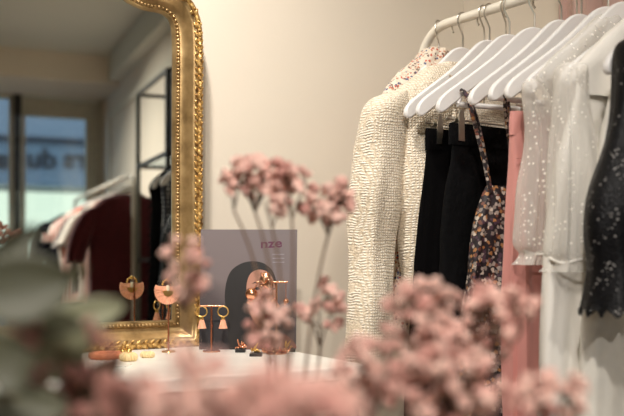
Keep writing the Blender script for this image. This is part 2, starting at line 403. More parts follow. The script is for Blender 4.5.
for x in (-4.3, 4.3): m.box(x-.05, x+.05, YS-.86, YS-.7, -.07, zf0)
m.build('window_mullion', 'fascia_dark', shop, smooth=False)
def text_mesh(body, name, size, m, mw, parent, origin, extrude=.005, bold=.0, sx=1):
    cu = bpy.data.curves.new(name, 'FONT'); cu.body = body; cu.size = size; cu.extrude = extrude; cu.offset = bold; cu.align_x = 'LEFT'; cu.resolution_u = 4
    o = bpy.data.objects.new(name+'_tmp', cu); COL.objects.link(o); bpy.context.view_layer.update()
    me = bpy.data.meshes.new_from_object(o.evaluated_get(bpy.context.evaluated_depsgraph_get()))
    bpy.data.objects.remove(o); me.transform(Matrix.Diagonal((sx, 1, 1, 1))); me.transform(Matrix.Translation(-Vector(origin)) @ mw); me.materials.clear(); me.materials.append(MATS[m])
    o = bpy.data.objects.new(name, me); COL.objects.link(o); o.parent = parent; return o
for word, pxl, py in (('rs', 86, 168), ('du', 57, 168), ('a', 8.5, 168)):
    p = S(pxl, py)
    text_mesh(word, 'lettering', .44, 'letter_dark', Matrix.Translation((p.x, YS+.0, p.z)) @ Euler((PI/2, 0, PI)).to_matrix().to_4x4(), shop, ORG[shop], .015, .012, 1.05)

# ------------------------------------------------------------------ gilt mirror
si, _ = mirror_sz(172.5, 200)
_, zb = mirror_sz(150, 321)
ZT = CZ - .186                   # table top
pts_px = [(173, 60), (172.5, 38), (171.5, 27), (168, 18.5), (160.5, 13), (149, 10.8), (139, 8), (129, 3), (123, -1.5)]
cv = [tuple(mirror_sz(*p)) for p in pts_px]
s_last, z_last = cv[-1]; sc_ = si - .30
cv += [(sc_+.15, z_last+.045), (sc_+.09, z_last+.085), (sc_, z_last+.10)]
right = [(si, zb+.0), (si, zb+.25), (si, zb+.4)] + cv
half = cr(right, 8)
path = half
lft = [(2*sc_-a, b) for a, b in path[::-1][1:]]
path = path + lft               # open at the bottom; closed by the bottom run
bottom = [(2*sc_-si + (2*(si-sc_))*k/30, zb) for k in range(1, 30)]
loop = path + bottom
def resample(lp, step):
    P = [Vector(p) for p in lp] + [Vector(lp[0])]; out = []; carry = 0
    L = sum((P[i+1]-P[i]).length for i in range(len(P)-1)); n = max(8, int(L/step)); st = L/n; pos = 0; i = 0; acc = 0
    for k in range(n):
        tgt = k*st
        while i < len(P)-2 and acc + (P[i+1]-P[i]).length < tgt: acc += (P[i+1]-P[i]).length; i += 1
        sg = (P[i+1]-P[i]).length; out.append(P[i].lerp(P[i+1], (tgt-acc)/sg if sg else 0))
    return out
def open_resample(lp, step):
    P = [Vector(p) for p in lp]; L = sum((P[i+1]-P[i]).length for i in range(len(P)-1)); n = int(L/step); out = []; i = 0; acc = 0
    for k in range(n):
        tgt = k*L/n
        while i < len(P)-2 and acc + (P[i+1]-P[i]).length < tgt: acc += (P[i+1]-P[i]).length; i += 1
        out.append(P[i].lerp(P[i+1], (tgt-acc)/max(1e-9, (P[i+1]-P[i]).length)))
    return out
U_ = open_resample(path, .008); B_ = open_resample([path[-1], path[0]], .02)
LP = U_ + B_; nL = len(LP); nor = []
for i in range(nL):
    if i == 0: nor.append(Vector((1, -1))); continue
    if i == len(U_): nor.append(Vector((-1, -1))); continue
    if i > len(U_): nor.append(Vector((0, -1))); continue
    t = (LP[min(i+2, len(U_))] - LP[max(0, i-2)]).normalized(); nor.append(Vector((t.y, -t.x)))
def gpt(s, z, h): return wallpt(s, .035 + h, z)
prof = [(-.002, -.004), (0, .008), (.003, .012), (.014, .011), (.017, .008), (.024, .010), (.034, .018), (.042, .028), (.046, .031), (.050, .031), (.056, .038), (.064, .038), (.072, .030), (.078, .018), (.080, .002), (.080, -.033)]
gm = thing('wall_mirror', 'tall gilded mirror with beaded carved frame and curved shoulders on white table', 'mirror', gpt(sc_, ZT, .0))
m = MB(); vs = []; K = len(prof)
for i in range(nL):
    for o_, h in prof: o_ *= .80; vs.append(gpt(LP[i].x + nor[i].x*o_, LP[i].y + nor[i].y*o_, h))
m.add(vs, [(i*K+k, ((i+1) % nL)*K+k, ((i+1) % nL)*K+k+1, i*K+k+1) for i in range(nL) for k in range(K-1)])
m.build('frame', 'gilt', gm, angle=60)
m = MB()
for q in resample(loop, .0078):
    j = min(range(nL), key=lambda i: (LP[i]-q).length); nn = nor[j]
    m.ball(gpt(q.x + nn.x*.0075, q.y + nn.y*.0075, .013), .0036, 8, 6)
m.build('bead_moulding', 'gilt', gm)
m = MB()
RL = resample(loop, .0145)
nvec = Vector((-NX, -NY, 0)); tvec = Vector((TX, TY, 0))
for i, q in enumerate(RL):
    j = min(range(nL), key=lambda k: (LP[k]-q).length); nn = nor[j]; td = Vector((-nn.y, nn.x))
    for sg in (-1, 1):
        dr_ = (td + nn*.75*sg).normalized()
        a = Vector(gpt(q.x + nn.x*(.046+sg*.0048), q.y + nn.y*(.046+sg*.0048), .0365))
        ax = (tvec*dr_.x + Vector((0, 0, 1))*dr_.y).normalized(); bx = nvec.cross(ax).normalized()
        rot = Matrix((ax, bx, nvec)).transposed()
        m.ball(a, (.0082, .0036, .0028), 8, 6, rot)
    m.ball(gpt(q.x + nn.x*.048 + td.x*.007, q.y + nn.y*.048 + td.y*.007, .040), .003, 7, 5)
cl = [gpt(LP[i % nL].x + nor[i % nL].x*.048, LP[i % nL].y + nor[i % nL].y*.048, .034) for i in range(nL+1)]; m.tube(cl, .0055, 8)
m.build('carved_moulding', 'gilt_carved', gm)
m = MB(); vs = [gpt(p.x, p.y, 0) for p in LP]; m.add(vs, [tuple(range(nL))]); m.build('mirror_glass', 'mirror', gm, smooth=False)
m = MB(); vs = [gpt(p.x+nor[i].x*.05, p.y+nor[i].y*.05, -.03) for i, p in enumerate(LP)]; m.add(vs, [tuple(range(nL))]); m.build('backing', 'side_wood', gm, smooth=False)
bot = zb - .064
if bot > ZT:
    m = MB(); c = gpt(sc_, 0, .0); m.prism([(-.34, ZT+.001), (.34, ZT+.001), (.34, bot+.004), (-.34, bot+.004)], gpt(sc_, 0, -.005), tvec, (0, 0, 1), .05); m.build('plinth', 'gilt', gm)
print('mirror bottom', bot, 'table', ZT)

# ------------------------------------------------------------------ white table
tb = thing('display_table', 'white topped display table with black legs under the gilded mirror', 'table', (.3, 1.55, 0))
A = Vector((.965, 1.20, 0)); B = A + Vector((-1.65*TX, -1.65*TY, 0)); C_ = wallpt(-3, .004, 0)
A2 = Vector((1.005, yw(1.005)-.004, 0)); B2 = Vector((B.x+.04, yw(B.x+.04)-.004, 0))
def quadbox(mb, P, z0, z1):
    n = len(P); mb.add([(p.x, p.y, z0) for p in P] + [(p.x, p.y, z1) for p in P], [tuple(range(n))[::-1], tuple(range(n, 2*n))] + [(i, (i+1) % n, n+(i+1) % n, n+i) for i in range(n)])
m = MB(); quadbox(m, [A, A2, B2, B], ZT-.022, ZT); m.build('table_top', 'table_white', tb, smooth=False, bevel=.003)
ins = lambda p: p + ((A+B2)/2 - p)*.05
m = MB(); q = [ins(A), ins(A2), ins(B2), ins(B)]; quadbox(m, q, ZT-.075, ZT-.022); m.build('apron', 'table_black', tb, smooth=False)
for p in (A, A2, B2, B):
    p = ins(p) ; m = MB(); m.box(p.x-.017, p.x+.017, p.y-.017, p.y+.017, 0, ZT-.022); m.build('leg', 'table_black', tb, smooth=False)

# ------------------------------------------------------------------ magazine standing by the wall
DM = 1.80
mg = thing('magazine', 'grey magazine with a portrait cover propped upright beside the gilded mirror', 'magazine', c2w((248-312)/F*DM, DM, -.186))
LEAN = math.radians(7)
def mp(px, py, h=0):             # point of the cover; h in front
    lat = (px-312)/F*DM; up = (349.5-py)/F*DM
    return c2w(lat, DM + up*math.sin(LEAN) - h*math.cos(LEAN), -.186 + up*math.cos(LEAN))
def mpoly(mb, pts, h0, h1):
    n = len(pts); f = [mp(a, b, h1) for a, b in pts]; k = [mp(a, b, h0) for a, b in pts]
    mb.add(k+f, [tuple(range(n)), tuple(range(2*n-1, n-1, -1))] + [(i, (i+1) % n, n+(i+1) % n, n+i) for i in range(n)])
m = MB(); mpoly(m, [(199, 349.5), (296, 349.5), (297, 228), (199, 228)], -.006, 0); m.build('cover', 'cover_print', mg, smooth=False)
m = MB(); mpoly(m, [(199, 349.3), (232, 349.3), (231, 330), (225, 308), (214, 304), (199, 308)], 0, .0003); m.build('dark_panel', 'dark_board', mg, smooth=False)
def sm(pts, n=5): return [p for p in cr(pts + [pts[0]], n)][:-1]
m = MB(); mpoly(m, sm([(228, 349.3), (227, 320), (224, 295), (228, 274), (238, 264), (251, 260.5), (264, 263), (273, 272), (276, 286), (272, 300), (262, 320), (256, 349.3)]), 0, .0004); m.build('hair', 'hair_print', mg, smooth=False)
m = MB(); mpoly(m, sm([(247, 300), (246, 285), (250, 273), (260, 269), (270, 274), (275, 287), (276, 300), (280, 306), (276, 310), (276, 320), (268, 329), (258, 326), (250, 314)]), 0, .0007); m.build('face', 'skin_print', mg, smooth=False)
m = MB(); mpoly(m, sm([(246, 349.3), (250, 335), (253, 318), (264, 326), (272, 330), (284, 334), (293, 341), (295, 349.3), (270, 349.3)]), 0, .0006); m.build('shoulder', 'skin_shade_print', mg, smooth=False)
m = MB()
mpoly(m, sm([(252, 289), (256, 286.5), (261, 288.5), (256, 290)], 3), 0, .0009); mpoly(m, sm([(267, 288), (271, 286), (275, 288.5), (271, 289.6)], 3), 0, .0009)
mpoly(m, sm([(251, 283.5), (256, 281), (262, 283), (256, 282.6)], 3), 0, .0009); mpoly(m, sm([(266, 283), (271, 280.5), (275, 283.5), (271, 282)], 3), 0, .0009)
m.build('eyes', 'hair_print', mg, smooth=False)
m = MB(); mpoly(m, sm([(264, 316), (268, 314), (274, 315.5), (269, 319)], 3), 0, .0009); m.build('lips', 'lip_print', mg, smooth=False)
m = MB(); mpoly(m, sm([(262, 290), (264, 300), (261, 306), (266, 307), (266, 300)], 3), 0, .0009); m.build('nose', 'skin_shade_print', mg, smooth=False)
p0 = mp(259.5, 247.0, .0002); ux = (mp(280, 246, .0002)-p0).normalized(); uz = (mp(246, 230, .0002)-mp(246, 246, .0002)).normalized(); uy = ux.cross(uz)
mw = Matrix((ux, uz, ux.cross(uz))).transposed().to_4x4(); mw.translation = p0
text_mesh('nze', 'title', .0265, 'plum_print', mw, mg, ORG[mg], .0003, .0006, 1.25)
m = MB()
for k, yy in enumerate((253, 257, 261)): mpoly(m, [(272, yy), (284, yy), (284, yy+1), (272, yy+1)], 0, .0006)
m.build('caption', 'grey_print', mg, smooth=False)

# ------------------------------------------------------------------ jewellery stands and earrings
ZTT = ZT
def basept(px, dep): p = at(px, 260, dep); return Vector((p.x, p.y, ZTT))
RX = Vector((CY, -SY, 0))
D1 = 1.757
def zrow(py, dep): return CZ + (HY-py)/F*dep
# stand 1 : T stand with two hoops
b = basept(211.5, D1); st = thing('earring_stand', 'slim rose gold T shaped earring stand holding the two tassel hoops', 'earring stand', b)
zt = zrow(306, D1)
m = MB(); m.lathe([(0, .003), (.017, .003), (.018, .0015), (.018, 0), (0, 0)], b, 24); m.build('base', 'rose_gold', st)
m = MB(); m.tube([b+Vector((0, 0, .002)), Vector((b.x, b.y, zt))], .0019); m.build('pole', 'dark_rose_gold', st)
m = MB(); m.tube([Vector((b.x, b.y, zt)) - RX*.024, Vector((b.x, b.y, zt)) + RX*.024], .0018); m.build('crossbar', 'rose_gold', st)
def hoop_earring(c, label):
    # c: point on the bar
    e = thing('hoop_earring', label, 'earring', c, 'hoop earrings on the T stand')
    rr = .0105; cc = c - Vector((0, 0, rr+.0005)) - Vector((SY, CY, 0))*0
    m = MB(); m.tube([cc + RX*rr*math.cos(t) + Vector((0, 0, 1))*rr*math.sin(t) for t in [2*PI*k/28 for k in range(29)]], .0014, 8, False); m.build('hoop', 'gold', e)
    z0 = cc - Vector((0, 0, rr))
    m = MB(); m.lathe([(0, 0), (.0035, -.001), (.0042, -.006), (.0038, -.008), (0, -.008)], z0, 12); m.build('cap', 'gold', e)
    m = MB()
    for k in range(26):
        a = 2*PI*k/26; r0 = .003; r1 = .0085; m.tube([z0 + Vector((r0*math.cos(a), r0*math.sin(a), -.006)), z0 + Vector((r1*math.cos(a), r1*math.sin(a)*.7, -.024))], .0011, 5)
    m.lathe([(.003, -.006), (.0078, -.0235), (0, -.0235)], z0, 14); m.build('tassel', 'tassel_peach', e)
pt = Vector((b.x, b.y, zt))
hoop_earring(pt - RX*.0195, 'gold hoop earring with peach tassel on the left end of the T stand')
hoop_earring(pt + RX*.0235, 'gold hoop earring with peach tassel on the right end of the T stand')
# stand 2 : single post with a fan earring
D2 = 1.75; b = basept(168.5, D2); st = thing('earring_post', 'single thin dark gold post with small round base in front of the mirror', 'earring stand', b)
zt = zrow(281, D2)
m = MB(); m.lathe([(0, .003), (.013, .003), (.014, 0), (0, 0)], b, 20); m.build('base', 'gold', st)
m = MB(); m.tube([b+Vector((0, 0, .002)), Vector((b.x, b.y, zt)), Vector((b.x, b.y, zt)) - Vector((NX, NY, 0))*.008], .0018); m.build('pole', 'dark_rose_gold', st)
tip = Vector((b.x, b.y, zt)) - Vector((SY, CY, 0))*.008
e = thing('fan_earring', 'large peach fringed fan earring with gold top on the thin post', 'earring', tip)
WX = Vector((TX, TY, 0))
cc = tip - Vector((0, 0, .006))
m = MB()
for k in range(7):
    a = PI*k/6; m.ball(cc + WX*.011*math.cos(a) + Vector((0, 0, 1))*.009*math.sin(a), .0024, 8, 6)
m.ball(cc + Vector((0, 0, .009)), .004); m.build('stud_arc', 'gold', e)
m = MB(); m.ball(cc - Vector((0, 0, .008)), (.0045, .0045, .007)); m.build('drop', 'pearl', e)
fc = cc - Vector((0, 0, .014))
m = MB(); m.prism([(.011*math.cos(t), .011*math.sin(t)) for t in [PI + PI*k/12 for k in range(13)]], fc, WX, (0, 0, 1), .005); m.tube([fc - WX*.02, fc + WX*.02], .0014); m.build('gold_plate', 'gold', e)
m = MB(); N = 46
for k in range(N):
    a = PI - .4 + (PI+.8)*k/(N-1); a2 = a; d = WX*math.cos(a) + Vector((0, 0, 1))*math.sin(a); off = nvec*(.0025*math.sin(k*2.7))
    m.tube([fc + d*.008 + off*.3, fc + d*.0280 + Vector((0, 0, .001)) + off], [.0009, .0016], 5)
m.prism([(.0268*math.cos(t), .0268*math.sin(t)) for t in [PI - .4 + (PI+.8)*k/24 for k in range(25)]], fc, WX, (0, 0, 1), .0022); m.build('fringe', 'tassel_peach', e)
# stand 3 : tall T stand with chunky drops
D3 = 1.72; b = basept(276.5, D3); st = thing('jewellery_stand', 'tall rose gold T shaped jewellery stand in front of the magazine', 'jewellery stand', b)
zt = zrow(282, D3)
m = MB(); m.lathe([(0, .003), (.02, .003), (.021, 0), (0, 0)], b, 24); m.build('base', 'rose_gold', st)
m = MB(); m.tube([b+Vector((0, 0, .002)), Vector((b.x, b.y, zt))], .0020); m.build('pole', 'rose_gold', st)
m = MB(); m.tube([Vector((b.x, b.y, zt)) - RX*.040, Vector((b.x, b.y, zt)) + RX*.022], .0022); m.build('crossbar', 'rose_gold', st)
e = thing('pendant_earring', 'large crumpled rose gold petal earring on the tall T stand', 'earring', at(268, 282, D3))
rr = random.Random(4)
m = MB()
for (px, py, r) in ((265, 278, .013), (269, 284, .012), (262, 288, .009)):
    p = at(px, py, D3-.006); n0 = len(m.v); m.ball(p, (r*.8, r*.6, r), 16, 11)
    for i in range(n0, len(m.v)): m.v[i] += (m.v[i]-p)*noise.noise(m.v[i]*130)*.7
m.build('petals', 'rose_gold', e, angle=180)
e = thing('ball_earring', 'round rose gold ball earring hanging beside the petal earring', 'earring', at(254, 292, D3))
m = MB(); m.ball(at(251.5, 294, D3-.006), .0125, 20, 14); m.build('ball', 'rose_gold', e)
m = MB(); p = at(253, 302, D3-.006); n0 = len(m.v); m.ball(p, (.011, .006, .008), 14, 10)
for i in range(n0, len(m.v)): m.v[i] += (m.v[i]-p)*noise.noise(m.v[i]*160)*.8
m.build('crumpled_disc', 'rose_gold', e, angle=180)
m = MB(); m.tube([at(258, 282, D3), at(256, 286, D3-.003), at(253, 290, D3-.006)], .0012); m.build('hook', 'rose_gold', e)
for (px, lab) in ((286, 'small rose gold stud drop on the right end of the tall T stand'), (273, 'small rose gold stud drop behind the petals near the pole of the tall T stand')):
    e = thing('drop_earring', lab, 'earring', at(px, 282, D3), 'small rose gold drops on the tall stand')
    m = MB(); m.tube([at(px, 282, D3-.002), at(px, 298, D3-.002)], .0007, 6); m.build('chain', 'rose_gold', e)
    m = MB(); m.ball(at(px, 301, D3-.002), .0056, 12, 8); m.ball(at(px-1, 304, D3-.006), .003, 10, 7); m.build('bead', 'rose_gold', e)
# pieces lying on the table
def nugget(name, label, cat, px, py, n, spread, r, mt, base=None, group=None, seed=1):
    rg = random.Random(seed); dep = .186*F/(py-HY)
    b = basept(px, dep); t = thing(name, label, cat, b, group); zz = 0
    if base:
        m = MB(); q = b; m.prism([(-spread*1.0, -.012), (spread*1.0, -.012), (spread*1.0, .012), (-spread*1.0, .012)], b+Vector((0, 0, .003)), RX, Vector((SY, CY, 0)), .006); m.build('base', base, t, smooth=False, bevel=.001); zz = .006
    m = MB()
    for k in range(n):
        rk = r*rg.uniform(.6, 1.15); m.ball(b + RX*rg.uniform(-spread, spread)*.9 + Vector((SY, CY, 0))*rg.uniform(-.008, .008) + Vector((0, 0, zz + rk*.9 + rg.uniform(0, r*.8))), (rk, rk, rk*.9), 10, 7)
    for k in range(n//2):
        a = b + RX*rg.uniform(-spread, spread)*.8 + Vector((0, 0, zz+.002)); c2 = a + RX*rg.uniform(-.012, .012) + Vector((0, 0, rg.uniform(.006, .018))); m.tube([a, (a+c2)/2 + Vector((SY, CY, 0))*.003, c2], [.001, .0022, .001], 6)
    m.build('setting', mt, t)
nugget('hair_clip', 'star shaped rose gold hair clip lying left of the tall stand', 'hair clip', 240.5, 352, 7, .010, .0042, 'rose_gold', 'table_black', None, 11)
nugget('brooch', 'small gold cluster brooch on a black block at the front of the table', 'brooch', 256, 356, 6, .012, .0035, 'gold', 'table_black', None, 12)
nugget('necklace', 'twisted rose gold bead necklace piled around the tall stand foot', 'necklace', 276, 353.5, 26, .034, .0048, 'rose_gold', None, None, 13)
nugget('ring_block', 'flat black ring block with tiny gold beads by the magazine corner', 'ring holder', 289, 351.5, 4, .013, .003, 'gold', 'table_black', None, 14)
nugget('pearl_brooch', 'cluster of cream pearls in gold on the table below the mirror frame', 'brooch', 123, 355, 12, .014, .005, 'gold', None, None, 15)
# scrunchies / bangle
def torus(name, label, cat, px, py, Rr, r, mt, lump=0, group=None):
    dep = .186*F/(py-HY); b = basept(px, dep); m = MB()
    P = [b + Vector((Rr*math.cos(t), Rr*math.sin(t), r)) for t in [2*PI*k/36 for k in range(37)]]
    m.tube(P, [r*(1+lump*math.sin(k*2.5)) for k in range(36)] + [r], 12, False)
    return tag(m.build(name, mt, None, origin=b), label, cat, group)
torus('bangle', 'coral orange padded bangle lying at the front left of the white table', 'bangle', 106, 358.5, .026, .0062, 'coral_cloth', .12)
torus('scrunchie', 'small cream scrunchie lying in front of the mirror frame', 'scrunchie', 128.5, 361, .0085, .0075, 'cream_cloth', .25)
torus('gold_ring', 'yellow gold ruffled ring lying right of the cream scrunchie', 'ring', 147.5, 357.5, .008, .0055, 'cream_cloth', .2)
dep = .186*F/(366-HY); b = basept(112, dep)
m = MB(); m.prism([(-.03, -.02), (.03, -.02), (.03, .02), (-.03, .02)], b+Vector((0, 0, .001)), RX, Vector((SY, CY, 0)), .002)
tag(m.build('price_card', 'table_white', None, origin=b, smooth=False), 'small flat white card lying on the table before the coral bangle', 'card')

# ------------------------------------------------------------------ clothes rack
XR = 1.331; RZ = CZ + .518; YF = 1.471; YE = -.10
def rack(xr, rz, yf, ye, label, gl, r=.0102):
    t = thing('clothes_rack', label, 'clothes rack', (xr, (yf+ye)/2, 0), None)
    rc = .085; P = [(xr, yf, .10)]
    P += [(xr, yf, z) for z in (.4, .8, 1.2, rz-rc)]
    P += [(xr, yf - rc + rc*math.cos(a), rz - rc + rc*math.sin(a)) for a in [PI/2*k/8 for k in range(1, 9)]]
    P += [(xr, yf-rc + (ye-yf+2*rc)*k/10, rz) for k in range(1, 10)]
    P += [(xr, ye + rc - rc*math.sin(a), rz - rc + rc*math.cos(a)) for a in [PI/2*k/8 for k in range(0, 9)]]
    P += [(xr, ye, z) for z in (1.2, .8, .4, .10)]
    m = MB(); m.tube(P, r, 14); m.build('rail', 'white_metal', t)
    for y in (yf, ye):
        m = MB(); m.tube([(xr-.24, y, .10), (xr+.24, y, .10)], r, 12); f = m.build('foot_bar', 'white_metal', t)
        for x in (xr-.21, xr+.21):
            m = MB(); m.tube([(x-.012, y, .035), (x+.012, y, .035)], .035, 18); m.tube([(x, y, .035), (x, y, .1)], .006); m.build('caster', 'black_metal', f)
    m = MB(); m.tube([(xr, yf, .16), (xr, ye, .16)], r*.8, 12); m.build('lower_bar', 'white_metal', t)
    for k in range(int((yf-ye-.1)/.075)):
        y = yf - .10 - k*.075; m = MB(); m.tube([(xr, y, rz-r*.8), (xr, y-.002, rz-r-.010), (xr, y-.006, rz-r-.014)], .0024, 6); m.build('peg', 'chrome', t)
    return t
rack(XR, RZ, YF, YE, 'white tubular clothes rail with rounded corner beside the tweed jacket', None)
rack(XR, CZ+.48, -1.22, -3.55, 'white clothes rail near the window, reflected in the mirror, holding the burgundy jumper', None)

HOUT = [(0, 0), (.012, -.001), (.028, -.007), (.045, -.020), (.07, -.043), (.10, -.069), (.14, -.099), (.18, -.128), (.200, -.144), (.210, -.157), (.2125, -.170), (.205, -.178), (.191, -.170), (.15, -.137), (.10, -.101), (.06, -.070), (.03, -.050), (0, -.042)]
HP = [(a, b) for a, b in cr(HOUT, 3)]
outl = HP + [(-a, b) for a, b in HP[::-1][1:-1]]
def hanger_mesh(bar):
    m = MB(); m.prism(outl, (0, 0, 0), (1, 0, 0), (0, 0, 1), .0115)
    for v in m.v: v.y += .35*v.x*v.x
    return m
def hook_pts(h):
    r = .0150; P = [(0, 0, -.01), (0, 0, h*.30), (-.0005, 0, h*.42), (-.008, 0, h*.62), (-.0145, 0, h*.80)]
    P += [(-r*math.cos(a), 0, h - .002 + r*math.sin(a)) for a in [math.radians(d) for d in range(0, 175, 20)]]
    return P
CN = {}
def hanger(y, label, z=CZ+.455, bar=False, x=XR, rot=0, rz=RZ, grp='white wooden hangers on the near rail'):
    key = (bar, round(rz-z, 3)); loc = Vector((x, y, z))
    if key not in CN:
        t = thing('clothes_hanger', label, 'hanger', (0, 0, 0), grp)
        b = hanger_mesh(bar).build('body', 'white_lacquer', t, bevel=.003, angle=50)
        m = MB(); m.tube(cr(hook_pts(rz-z-.001), 2), .0019, 8); m.build('hook', 'chrome', t)
        if bar: m = MB(); m.tube([(-.17, .010, -.160), (.17, .010, -.160)], .0055, 10); m.tube([(-.17, .010, -.160), (-.165, .010, -.148)], .0055, 8); m.tube([(.17, .010, -.160), (.165, .010, -.148)], .0055, 8); m.build('trouser_bar', 'white_lacquer', t)
        CN[key] = t
    else:
        s = CN[key]; t = s.copy(); COL.objects.link(t)
        for ch in s.children:
            c = ch.copy(); COL.objects.link(c); c.parent = t
    t.location = loc; t['label'] = label; t['group'] = grp; t.rotation_euler = (0, 0, rot); return t
YJ = 1.412
hanger(YJ, 'white hanger inside the floral blouse at the far end of the rail', rot=.30)
for (sv, ro, bar, xx, lab) in (
    (.075, 0, False, XR, 'white hanger inside the cream tweed jacket'),
    (.152, -.035, False, XR, 'bare white hanger right in front of the tweed jacket'),
    (.207, -.155, False, XR, 'bare white hanger second in front of the tweed jacket, mostly covered by the next'),
    (.271, -.21, True, XR, 'white hanger carrying the left strap of the dark floral dress'),
    (.336, -.085, True, XR, 'white hanger carrying the right strap of the dark floral dress'),
    (.382, -.07, False, XR, 'white hanger just above the waistband of the pink trousers'),
    (.440, -.20, False, XR, 'bare white hanger right behind the sheer dotted blouse'),
    (.476, -.155, False, XR, 'white hanger inside the sheer dotted blouse'),
    (.545, -.12, False, XR, 'white hanger carrying the ivory dress with the sheer sleeve'),
    (.620, 0, False, XR-.02, 'white hanger inside the black lace top')):
    hanger(1.412-sv, lab, bar=bar, rot=ro, x=xx)

# ------------------------------------------------------------------ garments
def loft(mb, rows, n=48, sub=5, nf=7, ex=.8, wr=.004, seed=0, top=True, hemwave=0):
    """rows: (z, xc, yc, hw, hd, fold)"""
    R_ = cr(rows, sub); b0 = len(mb.v); vs = []
    for ri, (z, xc, yc, hw, hd, fo) in enumerate(R_):
        for k in range(n):
            a = 2*PI*k/n; c, s = math.cos(a), math.sin(a)
            cx = math.copysign(abs(c)**ex, c)*hw; cy = math.copysign(abs(s)**ex, s)*hd
            f = fo*math.sin(nf*a + seed + z*3) + fo*.5*math.sin((nf*2+1)*a + seed*2 - z*5)
            w = wr*noise.noise(Vector((cx*9+seed, cy*9, z*7)))*2 + wr*.6*noise.noise(Vector((cx*30+seed, cy*30, z*14)))
            zz = z + (hemwave*math.sin(k*hemwave and a*14) if ri == len(R_)-1 else 0)
            vs.append((xc + cx + w*c + f*c*.4, yc + cy + f*s + w*s, zz))
    m_ = len(R_)
    fs = [(i*n+k, i*n+(k+1) % n, (i+1)*n+(k+1) % n, (i+1)*n+k) for i in range(m_-1) for k in range(n)]
    if top: fs.append(tuple(range(n)))
    mb.add(vs, fs); return mb
z_ = lambda v: CZ + v
HUNG = 'clothes hanging on the near rail'
# floral blouse
y = 1.42; g = thing('floral_blouse', 'light floral print blouse with standing collar behind the tweed jacket', 'blouse', (XR, y, z_(.30)))
m = MB(); loft(m, [(z_(.440), XR, y, .050, .022, 0), (z_(.425), XR, y, .085, .028, .001), (z_(.395), XR, y, .118, .032, .003), (z_(.36), XR, y, .140, .03, .003), (z_(.305), XR, y, .15, .03, .002), (z_(.25), XR, y, .15, .03, .003), (z_(.0), XR, y, .15, .03, .006), (z_(-.15), XR, y, .16, .03, .008)], seed=1, wr=.010); m.build('body', 'floral_light', g)
m = MB(); loft(m, [(z_(.466), XR+.012, y-.006, .036, .020, .003), (z_(.452), XR+.008, y-.004, .044, .028, .003), (z_(.430), XR+.002, y, .062, .032, .003), (z_(.41), XR, y, .100, .036, .003)], top=False, seed=3, wr=.010); m.build('collar', 'floral_light', g)
# tweed jacket
y = 1.340; XJ = XR+.012; g = thing('tweed_jacket', 'cream boucle tweed jacket with fringed edges at the far end of the rail', 'jacket', (XR, y, z_(.25)))
rows = [(z_(.412), XR, y, .065, .026, 0), (z_(.398), XR, y, .100, .034, 0), (z_(.362), XR, y-.002, .148, .042, 0), (z_(.330), XR, y-.006, .190, .048, 0), (z_(.29), XR+.008, y-.014, .205, .052, .002), (z_(.20), XR+.012, y-.020, .200, .058, .003), (z_(0), XR+.015, y-.024, .198, .060, .004), (z_(-.2), XR+.03, y-.024, .180, .060, .005), (z_(-.36), XR+.045, y-.020, .155, .055, .006)]
m = MB(); loft(m, rows, n=72, seed=5, nf=5, wr=.008); m.build('body', 'tweed', g)
for sx in (-1, 1):
    xs = XJ + sx*.228
    m = MB(); loft(m, [(z_(.338), xs-sx*.035, y, .018, .028, 0), (z_(.320), xs-sx*.014, y+.002, .040, .042, 0), (z_(.285), xs-sx*.002, y+.006, .050, .048, 0), (z_(.2), xs+sx*.008, y+.014, .048, .046, .001), (z_(.05), xs+sx*.018, y+.016, .044, .044, .003), (z_(-.1), xs+sx*.024, y+.014, .041, .042, .003), (z_(-.24), xs+sx*.032, y+.010, .038, .040, .002), (z_(-.27), xs+sx*.032, y+.010, .037, .039, 0)], n=40, seed=8+sx, nf=4, wr=.008)
    m.build('sleeve', 'tweed', g)
m = MB(); rg = random.Random(3)
for k in range(260):
    zz = z_(.37 - .70*k/260); xx = XR - .092 + .006*math.sin(k*.3) - .03*max(0, (zz-z_(.3))/.1); yy = y - .078
    p = Vector((xx, yy, zz)); m.tube([p, p + Vector((rg.uniform(.006, .013), -rg.uniform(0, .006), rg.uniform(-.006, .003)))], [.0016, .0007], 5)
m.tube([(XR-.092, y-.070, z_(.37-.70*k/40)) for k in range(41)], .005, 8); m.build('fringe_trim', 'tweed', g)
m = MB()
loft(m, [(z_(.415), XR-.010, y-.004, .060, .026, .001), (z_(.395), XR-.005, y, .085, .036, .002), (z_(.365), XR, y-.002, .120, .044, .002), (z_(.345), XR, y-.002, .140, .048, .002)], top=False, seed=7, wr=.006); m.build('collar', 'tweed', g)
